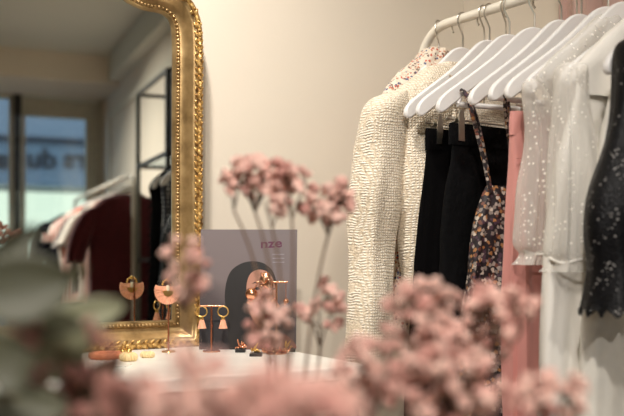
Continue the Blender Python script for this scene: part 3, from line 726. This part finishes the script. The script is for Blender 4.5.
# clip hangers
def hook_pts2(h): return [(a, b, c + h - .063) for a, b, c in hook_pts(.063)[1:]]
def clip_hanger(y, label, zt=z_(.272)):
    t = thing('clip_hanger', label, 'hanger', (XR, y, zt), 'chrome clip hangers on the near rail')
    P = hook_pts(RZ - zt); m = MB(); m.tube([(XR+a, y+b, zt+c) for a, b, c in [(0, 0, 0), (0, 0, .10), (0, 0, .16)] + [(q[0], q[1], q[2]) for q in hook_pts2(RZ - zt)]], .0018, 8); m.build('hook', 'chrome', t)
    m = MB(); m.tube([(XR-.165, y, zt), (XR+.165, y, zt)], .0021, 8); m.tube([(XR-.165, y, zt-.010), (XR+.165, y, zt-.010)], .0014, 8); m.build('wire_bar', 'chrome', t)
    for sx in (-1, 1):
        m = MB(); x = XR+sx*.135; m.prism([(-.008, -.030), (.008, -.030), (.007, .018), (.004, .030), (-.004, .030), (-.007, .018)], (x, y-.010, zt-.012), (1, 0, 0), (0, 0, 1), .002); m.prism([(-.008, -.030), (.008, -.030), (.007, .018), (-.007, .018)], (x, y+.010, zt-.012), (1, 0, 0), (0, 0, 1), .002); m.tube([(x-.012, y, zt), (x+.012, y, zt)], .006, 8); m.build('clip', 'chrome', t)
def skirt(name, label, cat, y, mt, rows, nf, seed, waist=True, wr=.004, n=64):
    g = thing(name, label, cat, (XR, y, z_(.1)))
    m = MB(); loft(m, rows, n=n, nf=nf, seed=seed, wr=wr); m.build('body', mt, g)
    if waist:
        r0 = rows[0]; m = MB(); loft(m, [(r0[0]+.002, r0[1], r0[2], r0[3]+.003, r0[4]+.003, 0), (r0[0]-.02, r0[1], r0[2], r0[3]+.005, r0[4]+.004, 0), (r0[0]-.04, r0[1], r0[2], r0[3]+.005, r0[4]+.004, 0)], n=n, nf=nf, seed=seed, wr=.001); m.build('waistband', mt, g)
    return g
y = 1.275; clip_hanger(y, 'chrome clip hanger holding the plain black skirt')
skirt('black_skirt', 'plain black skirt with a straight waistband beside the tweed jacket', 'skirt', y, 'black_cotton', [(z_(.258), XR, y, .160, .012, 0), (z_(.22), XR, y, .165, .016, .001), (z_(.0), XR, y, .19, .024, .006), (z_(-.3), XR, y, .215, .03, .010), (z_(-.45), XR, y, .22, .03, .012)], 7, 2)
y = 1.215; clip_hanger(y, 'chrome clip hanger holding the black velvet skirt')
skirt('velvet_skirt', 'black velvet textured skirt clipped behind the dark floral dress', 'skirt', y, 'black_velvet', [(z_(.262), XR+.01, y, .165, .010, 0), (z_(.22), XR+.01, y, .17, .016, .001), (z_(.0), XR, y, .18, .022, .004), (z_(-.2), XR, y, .19, .026, .006), (z_(-.45), XR, y, .20, .026, .008)], 5, 4, wr=.008)
# strappy floral dress
y = 1.145; g = thing('floral_dress', 'dark floral print slip dress with thin straps in front of the black skirts', 'dress', (XR, y, z_(.1)))
zd = zrow(188, 1.62)
m = MB(); loft(m, [(zd+.005, XR-.062, y, .066, .014, 0), (zd-.02, XR-.065, y, .075, .02, .002), (zd-.08, XR-.065, y, .095, .026, .004), (zd-.2, XR-.055, y, .13, .028, .010), (zd-.4, XR-.05, y, .15, .03, .014), (zd-.62, XR-.05, y, .16, .03, .016)], nf=6, seed=3, n=72); m.build('skirt_body', 'floral_dark', g)
def ribbon(mb, P, w):
    P = cr([tuple(p) for p in P], 8); mb.tube(P, w, 8)
for p0, p3 in ((Vector((1.166, 1.172, z_(.316))), Vector((1.200, 1.134, zd-.01))), (Vector((1.190, 1.105, z_(.322))), Vector((1.246, 1.120, zd+.0)))):
    m = MB(); ribbon(m, [p0 + Vector((0, .004, .004)), p0 + Vector((0, -.012, -.012)), p0.lerp(p3, .3) + Vector((-.002, -.010, 0)), p0.lerp(p3, .7) + Vector((.0, -.006, -.0)), p3], .0038); ribbon(m, [p0 + Vector((.006, .004, .004)), p0 + Vector((.010, -.010, -.014)), p0.lerp(p3, .4) + Vector((.012, -.006, 0)), p3 + Vector((.004, 0, 0))], .0028); m.build('strap', 'floral_dark', g)
# pink trousers
y = 1.04; clip_hanger(y, 'chrome clip hanger holding the pink trousers')
g = skirt('pink_trousers', 'salmon pink trousers with a waistband clipped in the middle of the rail', 'trousers', y, 'pink_trouser', [(z_(.258), XR-.055, y, .120, .014, 0), (z_(.22), XR-.055, y, .122, .020, .001), (z_(.17), XR-.055, y, .124, .024, .003), (z_(.0), XR-.060, y, .124, .028, .011), (z_(-.3), XR-.060, y, .120, .03, .014), (z_(-.62), XR-.060, y, .118, .03, .010)], 6, 1, wr=.003)
m = MB(); m.tube([(XR-.19, y-.022, z_(.175)), (XR-.07, y-.026, z_(.175))], .0012, 6); m.build('seam', 'pink_trouser', g)
# sheer dotted blouse
y = .952; g = thing('dotted_blouse', 'sheer white blouse with raised dots and wide see-through sleeve over the pink trousers', 'blouse', (XR, y, z_(.2)))
m = MB(); loft(m, [(z_(.428), XR, y, .055, .020, .001), (z_(.40), XR, y, .09, .024, .001), (z_(.36), XR, y, .145, .026, .001), (z_(.32), XR, y, .195, .026, .001), (z_(.296), XR, y, .216, .022, .001), (z_(.26), XR+.01, y, .20, .022, .002), (z_(.1), XR+.04, y, .15, .024, .004), (z_(-.05), XR+.05, y, .14, .024, .006)], nf=6, seed=2); m.build('body', 'sheer_fine', g)
xs = 1.142; y = .968
m = MB(); loft(m, [(z_(.300), xs, y, .020, .014, 0), (z_(.285), xs-.006, y-.002, .030, .022, .001), (z_(.2), xs+.002, y-.004, .028, .026, .003), (z_(.1), xs-.002, y-.004, .030, .028, .005), (z_(.03), xs-.008, y-.004, .033, .03, .006), (z_(.010), xs-.006, y-.004, .029, .026, .003), (z_(-.008), xs-.010, y-.004, .038, .032, .009)], nf=5, seed=6, n=48, top=False, wr=.006); m.build('sleeve', 'sheer_dotted', g)
m = MB(); m.tube([(xs-.032*math.cos(t), y-.004+.028*math.sin(t), z_(.012)+.003*math.sin(3*t)) for t in [2*PI*k/30 for k in range(31)]], .0022, 6, False); m.build('cuff', 'cream_satin', g)
m = MB(); P = [(XR-.02, y-.020, z_(.43)), (XR-.06, y-.024, z_(.405)), (XR-.10, y-.026, z_(.375)), (XR-.15, y-.026, z_(.33)), (XR-.19, y-.024, z_(.298))]
Q = cr(P, 10); m.tube([(a, b+.003*math.sin(i*1.3), c+.004*math.sin(i*1.9)) for i, (a, b, c) in enumerate(Q)], .007, 8); m.build('shoulder_frill', 'sheer_dotted', g)
# ivory dress
y = .875; g = thing('ivory_dress', 'long ivory dress with sheer dotted sleeve hanging left of the black lace top', 'dress', (XR, y, z_(.1)))
m = MB(); loft(m, [(z_(.425), XR, y, .06, .018, .001), (z_(.40), XR, y, .09, .022, .001), (z_(.36), XR, y, .145, .024, .001), (z_(.32), XR, y, .195, .024, .001), (z_(.298), XR, y, .212, .02, .001), (z_(.26), XR+.0, y, .195, .022, .002)], nf=6, seed=9); m.build('yoke', 'cream_satin', g)
m = MB(); loft(m, [(z_(.30), 1.21, y+.004, .075, .012, 0), (z_(.2), 1.185, y+.006, .085, .018, .002), (z_(.1), 1.155, y+.004, .085, .022, .003), (z_(.0), 1.135, y+.002, .082, .026, .005), (z_(-.15), 1.120, y, .086, .03, .006), (z_(-.45), 1.107, y-.004, .09, .034, .008), (z_(-.7), 1.10, y-.004, .095, .036, .009)], nf=4, seed=4, n=56); m.build('skirt_panel', 'cream_satin', g)
xs = 1.088; y = .882
m = MB(); loft(m, [(z_(.305), xs+.028, y-.006, .026, .018, 0), (z_(.285), xs+.018, y-.010, .034, .024, .001), (z_(.2), xs+.008, y-.018, .036, .028, .004), (z_(.1), xs+.002, y-.024, .040, .03, .006), (z_(.02), xs-.002, y-.026, .044, .032, .008), (z_(-.002), xs, y-.026, .040, .03, .004), (z_(-.018), xs, y-.026, .048, .036, .010)], nf=5, seed=12, n=52, top=False, wr=.006); m.build('sleeve', 'sheer_fine', g)
m = MB(); m.tube([(xs-.042*math.cos(t), y-.026+.032*math.sin(t), z_(-.002)+.003*math.sin(4*t)) for t in [2*PI*k/30 for k in range(31)]], .0022, 6, False); m.build('cuff', 'cream_satin', g)
# second ivory garment
y = .825; g = thing('ivory_trousers', 'ivory wide trousers with fine dots showing between the dress and the black lace', 'trousers', (XR, y, z_(.1)))
m = MB(); loft(m, [(z_(.33), 1.25, y+.01, .070, .010, 0), (z_(.25), 1.235, y+.01, .09, .014, .001), (z_(.1), 1.20, y+.008, .09, .018, .003), (z_(-.1), 1.165, y+.006, .085, .022, .004), (z_(-.4), 1.140, y+.004, .085, .026, .005), (z_(-.7), 1.13, y+.004, .085, .026, .006)], nf=4, seed=2, n=48); m.build('leg_panel', 'cream_cotton', g)
m = MB(); m.tube([(XR-.11, y+.01, z_(.335)), (XR-.0, y+.01, z_(.335))], .006, 8); m.tube([(XR-.08, y+.01, z_(.335)), (XR-.04, y, z_(.42)), (XR, y-.0, RZ-.01)], .003, 6); m.build('hanging_loop', 'cream_cotton', g)
# black lace
y = .785; XT = XR-.02; g = thing('lace_top', 'black lace top with scalloped sleeve hem nearest on the rail', 'top', (XR, y, z_(.2)))
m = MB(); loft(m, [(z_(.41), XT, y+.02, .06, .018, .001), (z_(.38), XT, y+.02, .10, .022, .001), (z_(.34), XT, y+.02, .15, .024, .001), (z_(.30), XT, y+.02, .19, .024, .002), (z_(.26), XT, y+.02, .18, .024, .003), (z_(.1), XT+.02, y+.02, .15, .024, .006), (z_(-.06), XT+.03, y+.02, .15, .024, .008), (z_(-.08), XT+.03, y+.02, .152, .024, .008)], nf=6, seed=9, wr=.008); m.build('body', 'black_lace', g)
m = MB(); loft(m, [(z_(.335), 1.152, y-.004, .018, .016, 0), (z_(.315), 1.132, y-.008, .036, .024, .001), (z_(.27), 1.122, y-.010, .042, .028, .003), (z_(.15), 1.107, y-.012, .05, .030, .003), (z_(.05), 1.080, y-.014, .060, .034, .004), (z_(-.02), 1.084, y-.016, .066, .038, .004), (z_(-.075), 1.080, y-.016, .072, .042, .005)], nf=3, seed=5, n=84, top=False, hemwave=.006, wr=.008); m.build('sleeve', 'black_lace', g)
# garments at the near end, seen in the mirror
y = .32; g = thing('polka_dress', 'grey polka dot dress at the near rail end, reflected beside the mirror frame', 'dress', (XR, y, z_(.1)))
m = MB(); loft(m, [(z_(.43), XR, y, .05, .02, 0), (z_(.36), XR, y, .15, .03, 0), (z_(.295), XR, y, .205, .03, .001), (z_(.2), XR, y, .20, .03, .005), (z_(-.1), XR, y, .21, .035, .01), (z_(-.5), XR, y, .22, .04, .014)], seed=2); m.build('body', 'polka_navy', g)
hanger(y+.0, 'white hanger inside the polka dot dress')
y = .17; g = thing('fringed_top', 'black fringed top beyond the polka dot dress, reflected in the mirror', 'top', (XR, y, z_(.1)))
m = MB(); loft(m, [(z_(.43), XR, y, .05, .02, 0), (z_(.36), XR, y, .15, .03, 0), (z_(.295), XR, y, .215, .03, .001), (z_(.2), XR, y, .205, .03, .008), (z_(-.1), XR, y, .215, .035, .010), (z_(-.5), XR, y, .23, .04, .012)], seed=7, nf=11); m.build('body', 'black_velvet', g)
m = MB()
for k in range(60):
    p = Vector((XR-.202-.0002*k, y+.02*math.sin(k*1.9), z_(.28-.011*k))); m.tube([p, p + Vector((-.018, .005*math.sin(k), -.02))], [.003, .001], 5)
m.build('fringe', 'black_cotton', g)
hanger(y, 'white hanger inside the black fringed top')

# curtain behind the rail
m = MB(); n = 90; vs = []
ya, yb = 1.30, .55
for i in range(n+1):
    yy = ya + (yb-ya)*i/n; xx = 1.60 + .018*math.sin(i*.62) + .008*math.sin(i*1.7)
    for z in (z_(.30), z_(.6), z_(1.0), 2.45): vs.append((xx, yy, z))
m.add(vs, [(i*4+k, (i+1)*4+k, (i+1)*4+k+1, i*4+k+1) for i in range(n) for k in range(3)])
cu = thing('curtain', 'dusty pink gathered curtain hanging against the wall behind the hangers', 'curtain', (1.60, .92, z_(.30)))
m.build('cloth', 'pink_curtain', cu, solid=.003)
m = MB(); m.tube([(1.60, 1.34, 2.45), (1.60, .50, 2.45)], .010, 10); m.tube([(1.60, 1.32, 2.45), (1.649, 1.32, 2.45)], .006); m.tube([(1.60, .52, 2.45), (1.649, .52, 2.45)], .006); m.build('curtain_rod', 'white_metal', cu)

# ------------------------------------------------------------------ second rail garments (reflected)
R2 = CZ+.48; NZ2 = R2-.063
def simple_garment(name, label, cat, y, mt, hw, zh, sleeve=0, seed=0, x=XR, mt2=None):
    g = thing(name, label, cat, (x, y, NZ2-.3))
    m = MB(); loft(m, [(NZ2-.050, x, y, .075, .02, 0), (NZ2-.060, x, y, .10, .03, 0), (NZ2-.08, x, y, .15, .04, .001), (NZ2-.14, x, y, hw-.012, .045, .002), (NZ2-.19, x, y, hw, .045, .003), (NZ2-.35, x, y, hw, .045, .006), ((NZ2+zh)/2, x, y, hw*1.02, .045, .008), (zh, x, y, hw*1.04, .045, .01)], seed=seed, nf=6); m.build('body', mt, g)
    if sleeve:
        for sx in (-1, 1):
            xs = x+sx*hw; zs = NZ2-.14
            m = MB(); loft(m, [(zs+.01, xs-sx*.03, y, .03, .03, 0), (zs-.04, xs, y, .055, .04, .001), (zs-.15, xs+sx*.045, y, .06, .045, .003), (zs-sleeve, xs+sx*.08, y, .05, .045, .003)], n=32, seed=seed+sx, nf=4); m.build('sleeve', mt2 or mt, g)
    hanger(y, 'white hanger inside the ' + label.split(',')[0].split(' with ')[0], z=NZ2, rz=R2, x=x, grp='white hangers on the window rail')
    return g
simple_garment('burgundy_jumper', 'burgundy knitted jumper with half sleeves, largest garment reflected in the mirror', 'jumper', -1.33, 'burgundy_wool', .22, .76, .30, 1)
simple_garment('rose_top', 'pale rose top, hung behind the burgundy jumper', 'top', -1.55, 'rose_cloth', .21, .70, 0, 2)
simple_garment('white_shirt', 'white shirt, hung second behind the burgundy jumper', 'shirt', -1.75, 'white_cloth', .215, .85, .18, 3)
simple_garment('grey_shirt', 'grey shirt, hung right behind the white shirt', 'shirt', -2.0, 'grey_cloth', .22, .9, .2, 4)
simple_garment('salmon_top', 'salmon sleeveless top, in the middle of the window rail', 'top', -2.3, 'salmon_cloth', .20, 1.1, 0, 5)
simple_garment('striped_dress', 'white and rose striped dress, reflected left of the jumper', 'dress', -2.55, 'rose_stripe', .225, .8, .1, 6)
simple_garment('pale_blouse', 'pale blouse, just beyond the striped dress', 'blouse', -2.8, 'white_cloth', .21, .9, .1, 7)
simple_garment('black_dress', 'black dress, last but one on the window rail', 'dress', -3.1, 'navy_cloth', .25, .6, .3, 8)
simple_garment('dark_coat', 'dark navy coat, last on the window rail', 'coat', -3.3, 'navy_cloth', .26, .4, .5, 9)

# ------------------------------------------------------------------ metal shelf (reflected)
sh = thing('metal_shelf', 'tall black metal frame shelf with glass boards by the wall, reflected in the mirror', 'shelf', (1.5, -.84, 0))
ys0, ys1, xs0, xs1 = -1.19, -.50, 1.35, 1.635; ztop = refl(138, 95, x=xs0).z
for (x, yy) in ((xs0, ys0), (xs1, ys0), (xs0, ys1), (xs1, ys1)):
    m = MB(); m.box(x-.011, x+.011, yy-.011, yy+.011, 0, ztop); m.build('post', 'grey_metal' if (x == xs0 and yy == ys0) else 'black_metal', sh, smooth=False)
for zz in (ztop, refl(138, 167, x=xs0).z, 1.1, .5):
    m = MB(); r = .009
    m.box(xs0-r, xs0+r, ys0, ys1, zz-r, zz+r); m.box(xs1-r, xs1+r, ys0, ys1, zz-r, zz+r); m.box(xs0, xs1, ys0-r, ys0+r, zz-r, zz+r); m.box(xs0, xs1, ys1-r, ys1+r, zz-r, zz+r)
    f = m.build('shelf_frame', 'black_metal', sh, smooth=False)
    if zz < ztop: m = MB(); m.box(xs0, xs1, ys0, ys1, zz+r, zz+r+.005); m.build('shelf_board', 'glass', f, smooth=False)
# folded dark box on the glass board
zz = refl(138, 167, x=xs0).z+.014
m = MB(); m.box(1.40, 1.60, -.78, -.60, zz, zz+.42)
tag(m.build('storage_box', 'black_metal', None, origin=(1.5, -.69, zz), smooth=False, bevel=.004), 'tall dark box on the glass board of the metal shelf', 'box')

# ------------------------------------------------------------------ ceiling lamps
def spot(x, y, tx, ty, tz, power, size, col, label, ang=None):
    t = thing('ceiling_spotlight', label, 'lamp', (x, y, ZC), 'ceiling spotlights')
    m = MB(); m.tube([(x, y, ZC), (x, y, ZC-.10)], .01); m.build('stem', 'white_metal', t)
    d = (Vector((tx, ty, tz)) - Vector((x, y, ZC-.13))).normalized(); c = Vector((x, y, ZC-.13))
    m = MB(); m.tube([c - d*.06, c + d*.05], [.05, .06], 20, False); m.tube([c - d*.062, c - d*.058], .05, 20); m.build('lamp_head', 'white_metal', t)
    m = MB(); m.tube([c + d*.035, c + d*.037], .052, 20); m.build('lens', 'lamp_lens', t)
    L = bpy.data.lights.new('spot_beam', 'AREA'); L.shape = 'DISK'; L.size = size; L.energy = power; L.color = col
    if ang: L.spread = ang
    o = bpy.data.objects.new('spot_beam', L); COL.objects.link(o); o.parent = t; o.location = c + d*.06 - ORG[t]; o.rotation_euler = d.to_track_quat('-Z', 'Y').to_euler()
W = (1.0, .94, .87)
spot(.42, 1.12, .85, 1.72, 1.25, 5.5, .11, W, 'white ceiling spotlight aimed at the gilded mirror', math.radians(85))
spot(.35, .0, 1.2, 1.1, 1.2, 2.6, .11, W, 'white ceiling spotlight aimed at the hanging clothes', math.radians(110))
spot(-.35, -.35, .40, .65, 1.0, 13, .11, W, 'added white ceiling spotlight behind the camera, brightening the flowers', math.radians(120))  # added unseen lamp, gives the flowers light from the camera side
spot(.2, -2.2, 1.0, -2.0, .8, 46, .11, W, 'added white ceiling spotlight brightening the room near the window rail', math.radians(130))  # added unseen lamp, brightens the part of the room reflected in the mirror

# ------------------------------------------------------------------ foreground bouquet
rg = random.Random(21)
def floret_mesh(seed, m1):
    r = random.Random(seed); m = MB(); n = 5
    for k in range(n):
        a = 2*PI*k/n + r.uniform(-.2, .2); d = Vector((math.cos(a), math.sin(a), 0)); tilt = r.uniform(.25, 1.15)
        ax = (d*math.cos(tilt) + Vector((0, 0, 1))*math.sin(tilt)).normalized(); sd = Vector((-d.y, d.x, 0)); up = ax.cross(sd)
        rot = Matrix((ax, sd, up)).transposed(); L = r.uniform(.0040, .0052)
        m.ball(ax*L*.85, (L*.95, L*.85, L*.5), 8, 6, rot)
    m.ball((0, 0, -.0005), (.0024, .0024, .003), 8, 6)
    o = m.build('floret', m1, None); me = o.data; bpy.data.objects.remove(o); return me
FM = {k: [floret_mesh(s, k) for s in range(4)] for k in ('petal_pink', 'petal_dusky')}
TBL = c2w(-.03, .74, 0); TBL.z = 0
VM = c2w(-.03, .74, 0); VM.z = CZ-.34     # vase mouth
sdt = thing('side_table', 'small round wooden side table under the vase of flowers in the foreground', 'table', TBL)
m = MB(); m.lathe([(0, CZ-.62), (.17, CZ-.62), (.172, CZ-.61), (.17, CZ-.60), (0, CZ-.60)], TBL, 40); m.build('table_top', 'side_wood', sdt)
for k in range(3):
    a = 2*PI*k/3+.4; m = MB(); m.tube([TBL + Vector((.10*math.cos(a), .10*math.sin(a), CZ-.615)), TBL + Vector((.15*math.cos(a), .15*math.sin(a), 0))], [.014, .010], 12); m.build('leg', 'side_wood', sdt)
m = MB(); vz = Vector((TBL.x, TBL.y, CZ-.60)); m.lathe([(0, 0), (.045, 0), (.062, .03), (.068, .09), (.055, .16), (.040, .21), (.038, .235), (.044, .26), (.040, .26), (.034, .235), (.036, .2), (.05, .15), (.06, .08), (.05, .02), (0, .02)], vz, 32)
tag(m.build('vase', 'vase_glaze', None, origin=vz), 'rounded stoneware vase holding the pink flowers and eucalyptus', 'vase')
def curve3(p0, p1, sag, n=10):
    mid = p0.lerp(p1, .45) + sag; return [p0*(1-t)**2 + mid*2*t*(1-t) + p1*t*t for t in [k/n for k in range(n+1)]]
def sprig(label, cx, cy, rx, ry, dep, n, size=1.0, petals='petal_pink', dd=.05, root=None, dens=None, name='flower_sprig', stem='stem_brown'):
    base = VM + Vector((rg.uniform(-.02, .02), rg.uniform(-.02, .02), -.06)); t = thing(name, label, 'flower sprig', base, 'pink flower sprigs in the foreground bouquet')
    hub = at(cx, cy + ry*1.1 + 14, dep)
    m = MB(); P = curve3(base, hub, Vector((0, 0, .05)) if dep < .9 else (at(root[0], root[1], root[2]) - base.lerp(hub, .45))*1.0 if root else Vector((0, 0, .05)), 14)
    m.tube(P, [.0022 - .0008*k/14 for k in range(15)], 6)
    nb = max(3, n//7); hubs = []
    for k in range(nb):
        a = 2*PI*k/nb + rg.uniform(-.3, .3); q = at(cx + rx*.55*math.cos(a), cy + ry*.45*math.sin(a) + ry*.3, dep + dd*.5*math.sin(a*2+1)); hubs.append(q)
        m.tube(curve3(hub, q, Vector((0, 0, .004)), 5), .0011, 5)
    for k in range(n):
        for _ in range(20):
            u, v = rg.uniform(-1, 1), rg.uniform(-1, 1)
            if u*u+v*v <= 1: break
        p = at(cx + rx*u, cy + ry*v, dep + dd*rg.uniform(-1, 1)*math.sqrt(max(0, 1-u*u*.5-v*v*.5)))
        h = min(hubs, key=lambda q: (q-p).length); m.tube([h, h.lerp(p, .5)+Vector((0, 0, -.002)), p], [.0008, .0007, .0006], 4)
        fl = bpy.data.objects.new('floret', FM[petals][rg.randrange(4)]); COL.objects.link(fl); fl.parent = t; fl.location = p - base
        d = (p - h).normalized()*.7 + Vector((rg.uniform(-.8, .8), rg.uniform(-.8, .8), rg.uniform(-.2, .9))); fl.rotation_euler = d.to_track_quat('Z', 'Y').to_euler()
        s = size*rg.uniform(.8, 1.2); fl.scale = (s, s, s)
    m.build('stem', stem, t)
    return t
# (centre px, radii px, depth, count)
sprig('sprig of dusky pink flowers at the left half of the topmost bunch', 255, 176, 30, 20, .95, 44, 1.15, dd=.03, root=(300, 330, .88))
sprig('sprig of pink flowers in the middle of the topmost bunch', 292, 184, 22, 20, .95, 22, 1.15, dd=.03, root=(298, 330, .88))
sprig('sprig of pink flowers at the right half of the topmost bunch, touching the tweed sleeve', 328, 199, 25, 21, .95, 40, 1.15, dd=.03, root=(296, 350, .88))
sprig('small drooping pink sprig under the middle of the top bunch', 272, 204, 18, 9, .94, 10, 1.1, dd=.02, root=(300, 340, .88))
sprig('small outlying pink sprig at the left tip of the top bunch', 234, 182, 10, 13, .95, 8, .95, dd=.02, root=(300, 340, .88))
sprig('blurred pink sprig covering the lower right side of the gilded frame', 184, 268, 22, 34, .74, 30, .95, dd=.03)
sprig('loose pink sprig crossing the portrait on the magazine', 268, 320, 21, 28, .86, 22, .95, dd=.03)
sprig('pink sprig beside the magazine in front of the pale wall', 320, 306, 22, 26, .98, 28, 1.05, dd=.03)
sprig('large pink sprig at the top of the right hand mass, before the tweed jacket', 425, 320, 40, 38, .74, 84, .86, dd=.05)
sprig('pink sprig right of the middle, before the dark floral dress', 480, 326, 32, 40, .74, 60, .86, dd=.04)
sprig('thin pink sprig reaching right over the pink trousers', 520, 305, 22, 14, .76, 16, .85, dd=.02)
sprig('pink sprig low in the middle below the tweed jacket', 372, 372, 34, 34, .70, 66, .86, dd=.04)
sprig('pink sprig low in the right hand mass, under the largest sprig', 445, 385, 54, 38, .64, 92, .88, dd=.04)
sprig('pink sprig at the bottom right under the ivory dress', 553, 396, 38, 22, .64, 46, .86, dd=.03)
sprig('very blurred pink sprig along the bottom in front of the white table', 195, 408, 58, 28, .40, 50, .95, dd=.03)
sprig('very blurred pink sprig at the bottom below the magazine', 290, 404, 62, 32, .40, 50, .95, dd=.03)
sprig('nearest blurred pink sprig rising in front of the table edge', 196, 364, 20, 16, .42, 10, .85, dd=.03)
sprig('dark dusky sprig at the bottom left among the leaves', 60, 396, 56, 26, .60, 60, .95, 'petal_dusky', dd=.04)
sprig('sparse dusky sprig in front of the jewellery on the left of the table', 98, 352, 20, 34, .56, 9, .75, 'petal_dusky', dd=.04)
sprig('small dusky sprig at the left edge over the large leaf', 26, 332, 14, 16, .56, 8, .8, 'petal_dusky', dd=.03)
sprig('small dusky sprig at the bottom between leaves and blurred flowers', 128, 400, 30, 20, .50, 22, .95, 'petal_dusky', dd=.03)

# eucalyptus
def leaf_pts(c, tipv, side, L, Wd, cup, curl):
    """rounded eucalyptus leaf as a thin closed slab mesh"""
    n, k2 = 14, 8; nn = tipv.cross(side).normalized(); vs = []
    for i in range(n+1):
        t = i/n; w = Wd*(math.sin(PI*min(1, t**.8*.97+.02)))**.62
        for j in range(k2+1):
            s = (j/k2)*2-1; p = c + tipv*L*t + side*w*s + nn*(cup*Wd*(s*s) + curl*L*t*t) ; vs.append(p)
    q = [v + nn*.0006 for v in vs]; N = len(vs); m = MB()
    f = [(i*(k2+1)+j, i*(k2+1)+j+1, (i+1)*(k2+1)+j+1, (i+1)*(k2+1)+j) for i in range(n) for j in range(k2)]
    rim = [j for j in range(k2+1)] + [i*(k2+1)+k2 for i in range(1, n+1)] + [n*(k2+1)+j for j in range(k2-1, -1, -1)] + [i*(k2+1) for i in range(n-1, 0, -1)]
    m.add(vs+q, f + [tuple(N+i for i in reversed(x)) for x in f] + [(rim[i], rim[(i+1) % len(rim)], N+rim[(i+1) % len(rim)], N+rim[i]) for i in range(len(rim))])
    m.tube([c, c + tipv*L*.5 + nn*curl*L*.25, c + tipv*L*.9 + nn*curl*L*.81], [.0009, .0007, .0003], 5)
    return m
def branch(label, leaves, root_px):
    base = VM + Vector((-.01, .01, -.06)); t = thing('eucalyptus_branch', label, 'branch', base, 'eucalyptus branches in the foreground')
    P = [base] + [at(*p) for p in root_px]; Q = [Vector(p) for p in cr([tuple(p) for p in P], 6)]
    m = MB(); m.tube(Q, .0022, 7); st_ = m
    for (b_, tp, w, mt, cup, curl) in leaves:
        a = at(*b_); e = at(*tp); v = (e-a); L = v.length; v.normalize()
        view = (a - Vector((0, 0, CZ))).normalized(); side = v.cross(view).normalized(); 
        side = (side + view*rg.uniform(-.35, .35)).normalized()
        leaf_pts(a, v, side, L, w, cup, curl).build('leaf', mt, t, angle=180)
        q = min(Q, key=lambda k: (k-a).length); st_.tube([q, q.lerp(a, .5)+Vector((0, 0, .002)), a], .0010, 5)
    st_.build('stem', 'stem_green', t)
branch('eucalyptus branch with large dark leaf spreading over the left edge', [
    ((-24, 296, .52), (74, 284, .54), .0235, 'leaf_dark', .25, .05),
    ((10, 325, .56), (84, 322, .57), .010, 'leaf_dark', .2, .1),
    ((-16, 372, .50), (30, 352, .51), .022, 'leaf_dark', .2, .1),
    ((-10, 404, .54), (70, 410, .55), .014, 'leaf_dark', .2, .08),
    ((-14, 268, .54), (40, 226, .55), .009, 'leaf_dark', .5, -.2),
    ], [(60, 420, .58), (10, 400, .54), (-10, 340, .52), (-18, 296, .52)])
branch('eucalyptus branch with pale pointed leaves left of the table', [
    ((46, 330, .58), (124, 306, .60), .0125, 'leaf_pale', .3, .12),
    ((38, 374, .58), (88, 322, .58), .019, 'leaf_pale', .15, .05),
    ((84, 392, .60), (120, 352, .60), .010, 'leaf_dark', .3, .1),
    ((96, 420, .58), (130, 376, .58), .012, 'leaf_dark', .2, .0),
    ((56, 280, .6), (88, 264, .6), .005, 'leaf_pale', .4, .2),
    ((10, 246, .56), (46, 230, .56), .005, 'leaf_pale', .5, .3),
    ], [(100, 430, .6), (80, 395, .58), (60, 350, .58), (36, 310, .58), (14, 268, .56)])

# ------------------------------------------------------------------ world, camera, view
w = bpy.data.worlds.new('dusk'); SC.world = w; w.use_nodes = True
bg = w.node_tree.nodes['Background']; bg.inputs[0].default_value = (.46, .55, .68, 1); bg.inputs[1].default_value = 3.6
cam = bpy.data.cameras.new('camera'); co = bpy.data.objects.new('camera', cam); COL.objects.link(co)
co.location = (0, 0, CZ); co.rotation_euler = (PI/2, 0, -YAW)
cam.lens = 50.02; cam.sensor_width = 36; cam.shift_y = (HY-208)/624; cam.clip_start = .02
cam.dof.use_dof = True; cam.dof.focus_distance = 1.72; cam.dof.aperture_fstop = 3.0
SC.camera = co
SC.view_settings.view_transform = 'Standard'; SC.view_settings.look = 'None'; SC.view_settings.gamma = 1
SC.view_settings.exposure = 0.0
SC.view_settings.use_curve_mapping = False
